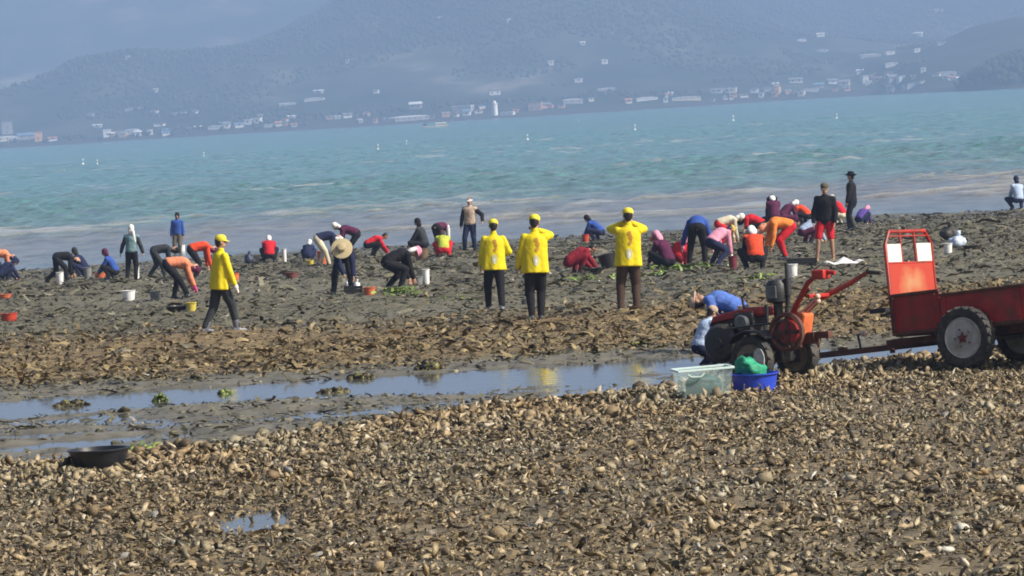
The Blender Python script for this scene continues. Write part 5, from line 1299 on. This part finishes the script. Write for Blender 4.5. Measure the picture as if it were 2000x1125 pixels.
for x0, x1, n_, yo in ((1390, 1880, 40, 14), (20, 620, 24, 10), (640, 1330, 20, 8)):
    for q in range(n_):
        for tries in range(60):
            px = rng.uniform(x0, x1); wl = rng.choice(['white', 'cream', 'grey', 'tan', 'white', 'pink']); rf = rng.choice(['grey', 'white', 'blue', 'brown', 'orange']); sh_ = rng.choice(['gable', 'flat', 'gable', 'arch'])
            mk = min(MARKS, key=lambda m_: abs(m_[0] - px))
            lb = 'small %s %s with %s roof %s of the %s' % ({'pink': 'pinkish'}.get(wl, wl), {'gable': 'gabled house', 'flat': 'flat house', 'arch': 'curved shed'}[sh_], rf, 'left' if px < mk[0] else 'right', mk[1])
            if lb not in used: break
        used.add(lb); base = 290 - .061 * px - 5
        house(px, base - rng.random() ** 2 * yo * 2.4 - 2, rng.uniform(8, 20), rng.uniform(6, 11), wl, rf, lb, sh_, TOWN)
for a in L: house(a[0], a[1], a[2], a[3], a[4], a[5], a[7], a[6])
# white harbour tower
p = at_land(967, 226); k = (p - CAMP).length / FPX
tw = tag(empty('harbour_tower', p + V3(0, 2, -.4)), 'bright white harbour tower standing on the wharf', 'tower')
TOWERW = mat('tower_white', (.86, .86, .82), .5, .03, .2)
MB().lathe([(6 * k, 0), (5.6 * k, 24 * k)], n=16).build('shaft', TOWERW, tw, True)
MB().lathe([(7 * k, 24 * k), (7 * k, 25 * k), (3.5 * k, 25 * k), (3.5 * k, 29 * k), (0, 31 * k)], n=16).build('lantern', TOWERW, tw, True)
# ferry
def on_sea(px, py):
    d = pix_dir(px, py); t = -CAM_H / d.z; p = CAMP + d * t; return p, t / FPX
p, k = on_sea(850, 249)
fb = tag(empty('boat', p), 'low working boat with cream deckhouse and dark bow crossing before the wharf', 'boat')
Lb = 52 * k
MB().prism([(-Lb / 2, 5 * k), (-Lb * .44, -.4), (Lb * .44, -.4), (Lb / 2, 6 * k), (Lb * .3, 3 * k), (-Lb * .3, 3 * k)], 4.5, 'Y').build('hull', WALLS['grey'], fb, False, .2)
MB().box((2, 0, 5.5 * k), (20 * k, 3.2, 5 * k)).build('deckhouse', WALLS['cream'], fb); MB().box((2, 0, 8.2 * k), (22 * k, 3.6, .5)).build('roof', WALLS['white'], fb)
MB().prism([(-Lb * .5, 3 * k), (-Lb * .36, 3 * k), (-Lb * .30, 8 * k), (-Lb * .42, 9 * k)], 3.2, 'Y').build('bow_ramp', mat('ferry_dark', (.05, .06, .09), .5, .1, 1), fb)
MB().tube([(6, 0, 8 * k), (6, 0, 14 * k)], .12, 6).build('mast', WALLS['grey'], fb)
# buoys
BO = mat('buoy_white', (.80, .80, .76), .4, .05, 3); BR = mat('buoy_orange', (.62, .22, .10), .4, .1, 3)
def buoy(px, py, hpx, label, m_=BO, flag=True):
    p, k = on_sea(px, py); hpx = hpx * .75; r_ = hpx * .26 * k
    o = tag(empty('buoy', p), label, 'buoy', 'buoys floating on the bay')
    MB().ell((0, 0, r_ * .5), (r_, r_, r_ * .8), None, 12, 8).build('float', m_, o, True)
    if flag:
        MB().tube([(0, 0, 0), (r_ * .5, 0, hpx * k)], r_ * .14, 6).build('pole', m_, o); MB().box((r_ * .3, 0, hpx * k), (r_ * 1.1, .04, r_ * .8)).build('flag', m_, o)
for a in [(65, 331, 10, 'white buoy nearest the left edge, on the dark band', BO, False), (125, 334, 8, 'faint orange buoy right of the leftmost white one', BR, False), (162, 322, 14, 'white flag buoy, left one of a close pair', BO, True),
          (190, 322, 12, 'white flag buoy, right one of a close pair', BO, True), (378, 319, 10, 'orange buoy in the left part of the bay', BR, False), (398, 307, 12, 'white flag buoy just above the orange buoy', BO, True),
          (738, 293, 14, 'white flag buoy below the wharf, nearer one', BO, True), (794, 284, 12, 'white flag buoy below the boat, farther one', BO, True), (1030, 274, 14, 'white flag buoy in the middle of the bay', BO, True),
          (1240, 255, 14, 'white flag buoy right of the middle of the bay', BO, True), (1432, 237, 14, 'white flag buoy below the orange roof of the far shore', BO, True), (1634, 232, 12, 'white flag buoy below the right hand town', BO, True),
          (1130, 237, 8, 'tiny white buoy close to the far shore', BO, False), (460, 332, 7, 'small white buoy low in the left part of the bay', BO, False)]: buoy(*a)
# woods: crowns over the headland, along the shore and in clumps on the slopes
def oct_tpl(seed):
    q = random.Random(seed); v = np.array([(q.uniform(.8, 1.2), 0, 0), (-q.uniform(.8, 1.2), 0, 0), (0, q.uniform(.8, 1.2), 0), (0, -q.uniform(.8, 1.2), 0), (0, 0, 1.1), (0, 0, -1)], float)
    return v, np.array([(0, 2, 4), (2, 1, 4), (1, 3, 4), (3, 0, 4), (2, 0, 5), (1, 2, 5), (3, 1, 5), (0, 3, 5)])
OC = [oct_tpl(k) for k in range(5)]
WOOD = island_mat('wood_crowns', [(0, (.010, .018, .010)), (.5, (.020, .032, .017)), (1, (.040, .054, .028))], rough=.95, bump=0, scale=.6)
def woods(n_, xr, yr, size, label, cond):
    x = NR.uniform(*xr, n_); y = NR.uniform(*yr, n_); z = land(x, y); k_ = cond(x, y, z) & (z > 1.2); x, y, z = x[k_], y[k_], z[k_]
    s = NR.uniform(.6, 1.3, len(x)) * size; P = np.stack([x, y, z + s * .5], 1)
    me = scatter_mesh('woodland', RK[:5] if n_ < 3000 else OC, P, rots(len(x), R(30)), np.stack([s, s, s * .95], 1)); tag(link('woodland', me, WOOD), label, kind='stuff')
woods(2600, (228, 345), (2030, 2190), 2.2, 'dark wooded headland at the right end of the far shore', lambda x, y, z: z > 2.5)
woods(8000, (-420, 260), (2500, 3050), 1.6, 'trees scattered along the far shore and the lower slopes', lambda x, y, z: fbm(x * .012, y * .008, 501, 3) > .09)
woods(30000, (-560, 520), (2850, 3700), 1.7, 'woods covering the slopes of the middle hills', lambda x, y, z: (z > 14) & (fbm(x * .008, y * .004, 511, 4) > -.03))
# ------------------------------------------------------------------ prints on the backs of the yellow jackets (laid on after baking)
PR_RED = mat('print_red', (.42, .20, .014), .6, .2, 20); PR_GREY = mat('print_grey', (.47, .47, .27), .6, .2, 20); PR_WHITE = mat('print_white', (.62, .64, .60), .6, .1, 20)
def add_print(jacket, J, name, outline, mt_):
    bv = BVHTree.FromPolygons([v.co[:] for v in jacket.data.vertices], [p.vertices[:] for p in jacket.data.polygons])
    b = bmesh.new(); vs = [b.verts.new((x, -.5, z)) for x, z in outline]; f = b.faces.new(vs)
    bmesh.ops.triangulate(b, faces=[f]); bmesh.ops.subdivide_edges(b, edges=b.edges[:], cuts=3, use_grid_fill=True)
    ok = True
    for v in b.verts:
        h = bv.ray_cast(Vector((v.co.x, -1.0, v.co.z)), Vector((0, 1, 0)))
        if h[0] is None: ok = False; continue
        v.co.y = h[0].y - (.009 if name == 'emblem_centre' else .006)
    b.normal_update()
    if ok:
        me = bpy.data.meshes.new(name); b.to_mesh(me); me.shade_smooth(); link(name, me, mt_, jacket)
    b.free()
def oval(cx, cz, rx_, rz_, n=14): return [(cx + rx_ * math.cos(2 * math.pi * k / n), cz + rz_ * math.sin(2 * math.pi * k / n)) for k in range(n)]
def put_prints():
    for o, jk, J in PEOPLE[1:4]:
        z0 = J['nk'].z; cx = J['nk'].x
        for poly in ([(-.02, -.07), (.035, -.06), (.05, -.11), (.02, -.14), (-.025, -.12)], [(-.01, -.15), (.055, -.13), (.062, -.19), (.03, -.215), (.0, -.19)], [(.0, -.225), (.05, -.21), (.045, -.27), (.015, -.30), (-.015, -.27)]):
            add_print(jk, J, 'back_print', [(cx + x, z0 + z) for x, z in poly], PR_RED)
        add_print(jk, J, 'back_emblem', oval(cx + .005, z0 - .43, .052, .088), PR_GREY)
        add_print(jk, J, 'emblem_centre', [(x, z) for x, z in oval(cx + .005, z0 - .44, .022, .042)], PR_WHITE)
# ------------------------------------------------------------------ bake the shaping modifiers to plain meshes
bpy.context.view_layer.update()
dg = bpy.context.evaluated_depsgraph_get()
new = []
for o in BAKE:
    ev = o.evaluated_get(dg); me = bpy.data.meshes.new_from_object(ev, depsgraph=dg); new.append((o, me))
for o, me in new:
    old = o.data; mats = [q for q in old.materials]; o.modifiers.clear(); o.data = me; me.name = o.name
    if not me.materials:
        for q in mats: me.materials.append(q)
put_prints()
print('people', len(PEOPLE), 'baked', len(new))

print('TRIS', sum(sum(len(p.vertices) - 2 for p in o.data.polygons) for o in SC.objects if o.type == 'MESH' and len(o.data.polygons) < 3000) , [(o.name, len(o.data.polygons)) for o in SC.objects if o.type == 'MESH' and len(o.data.polygons) > 20000])
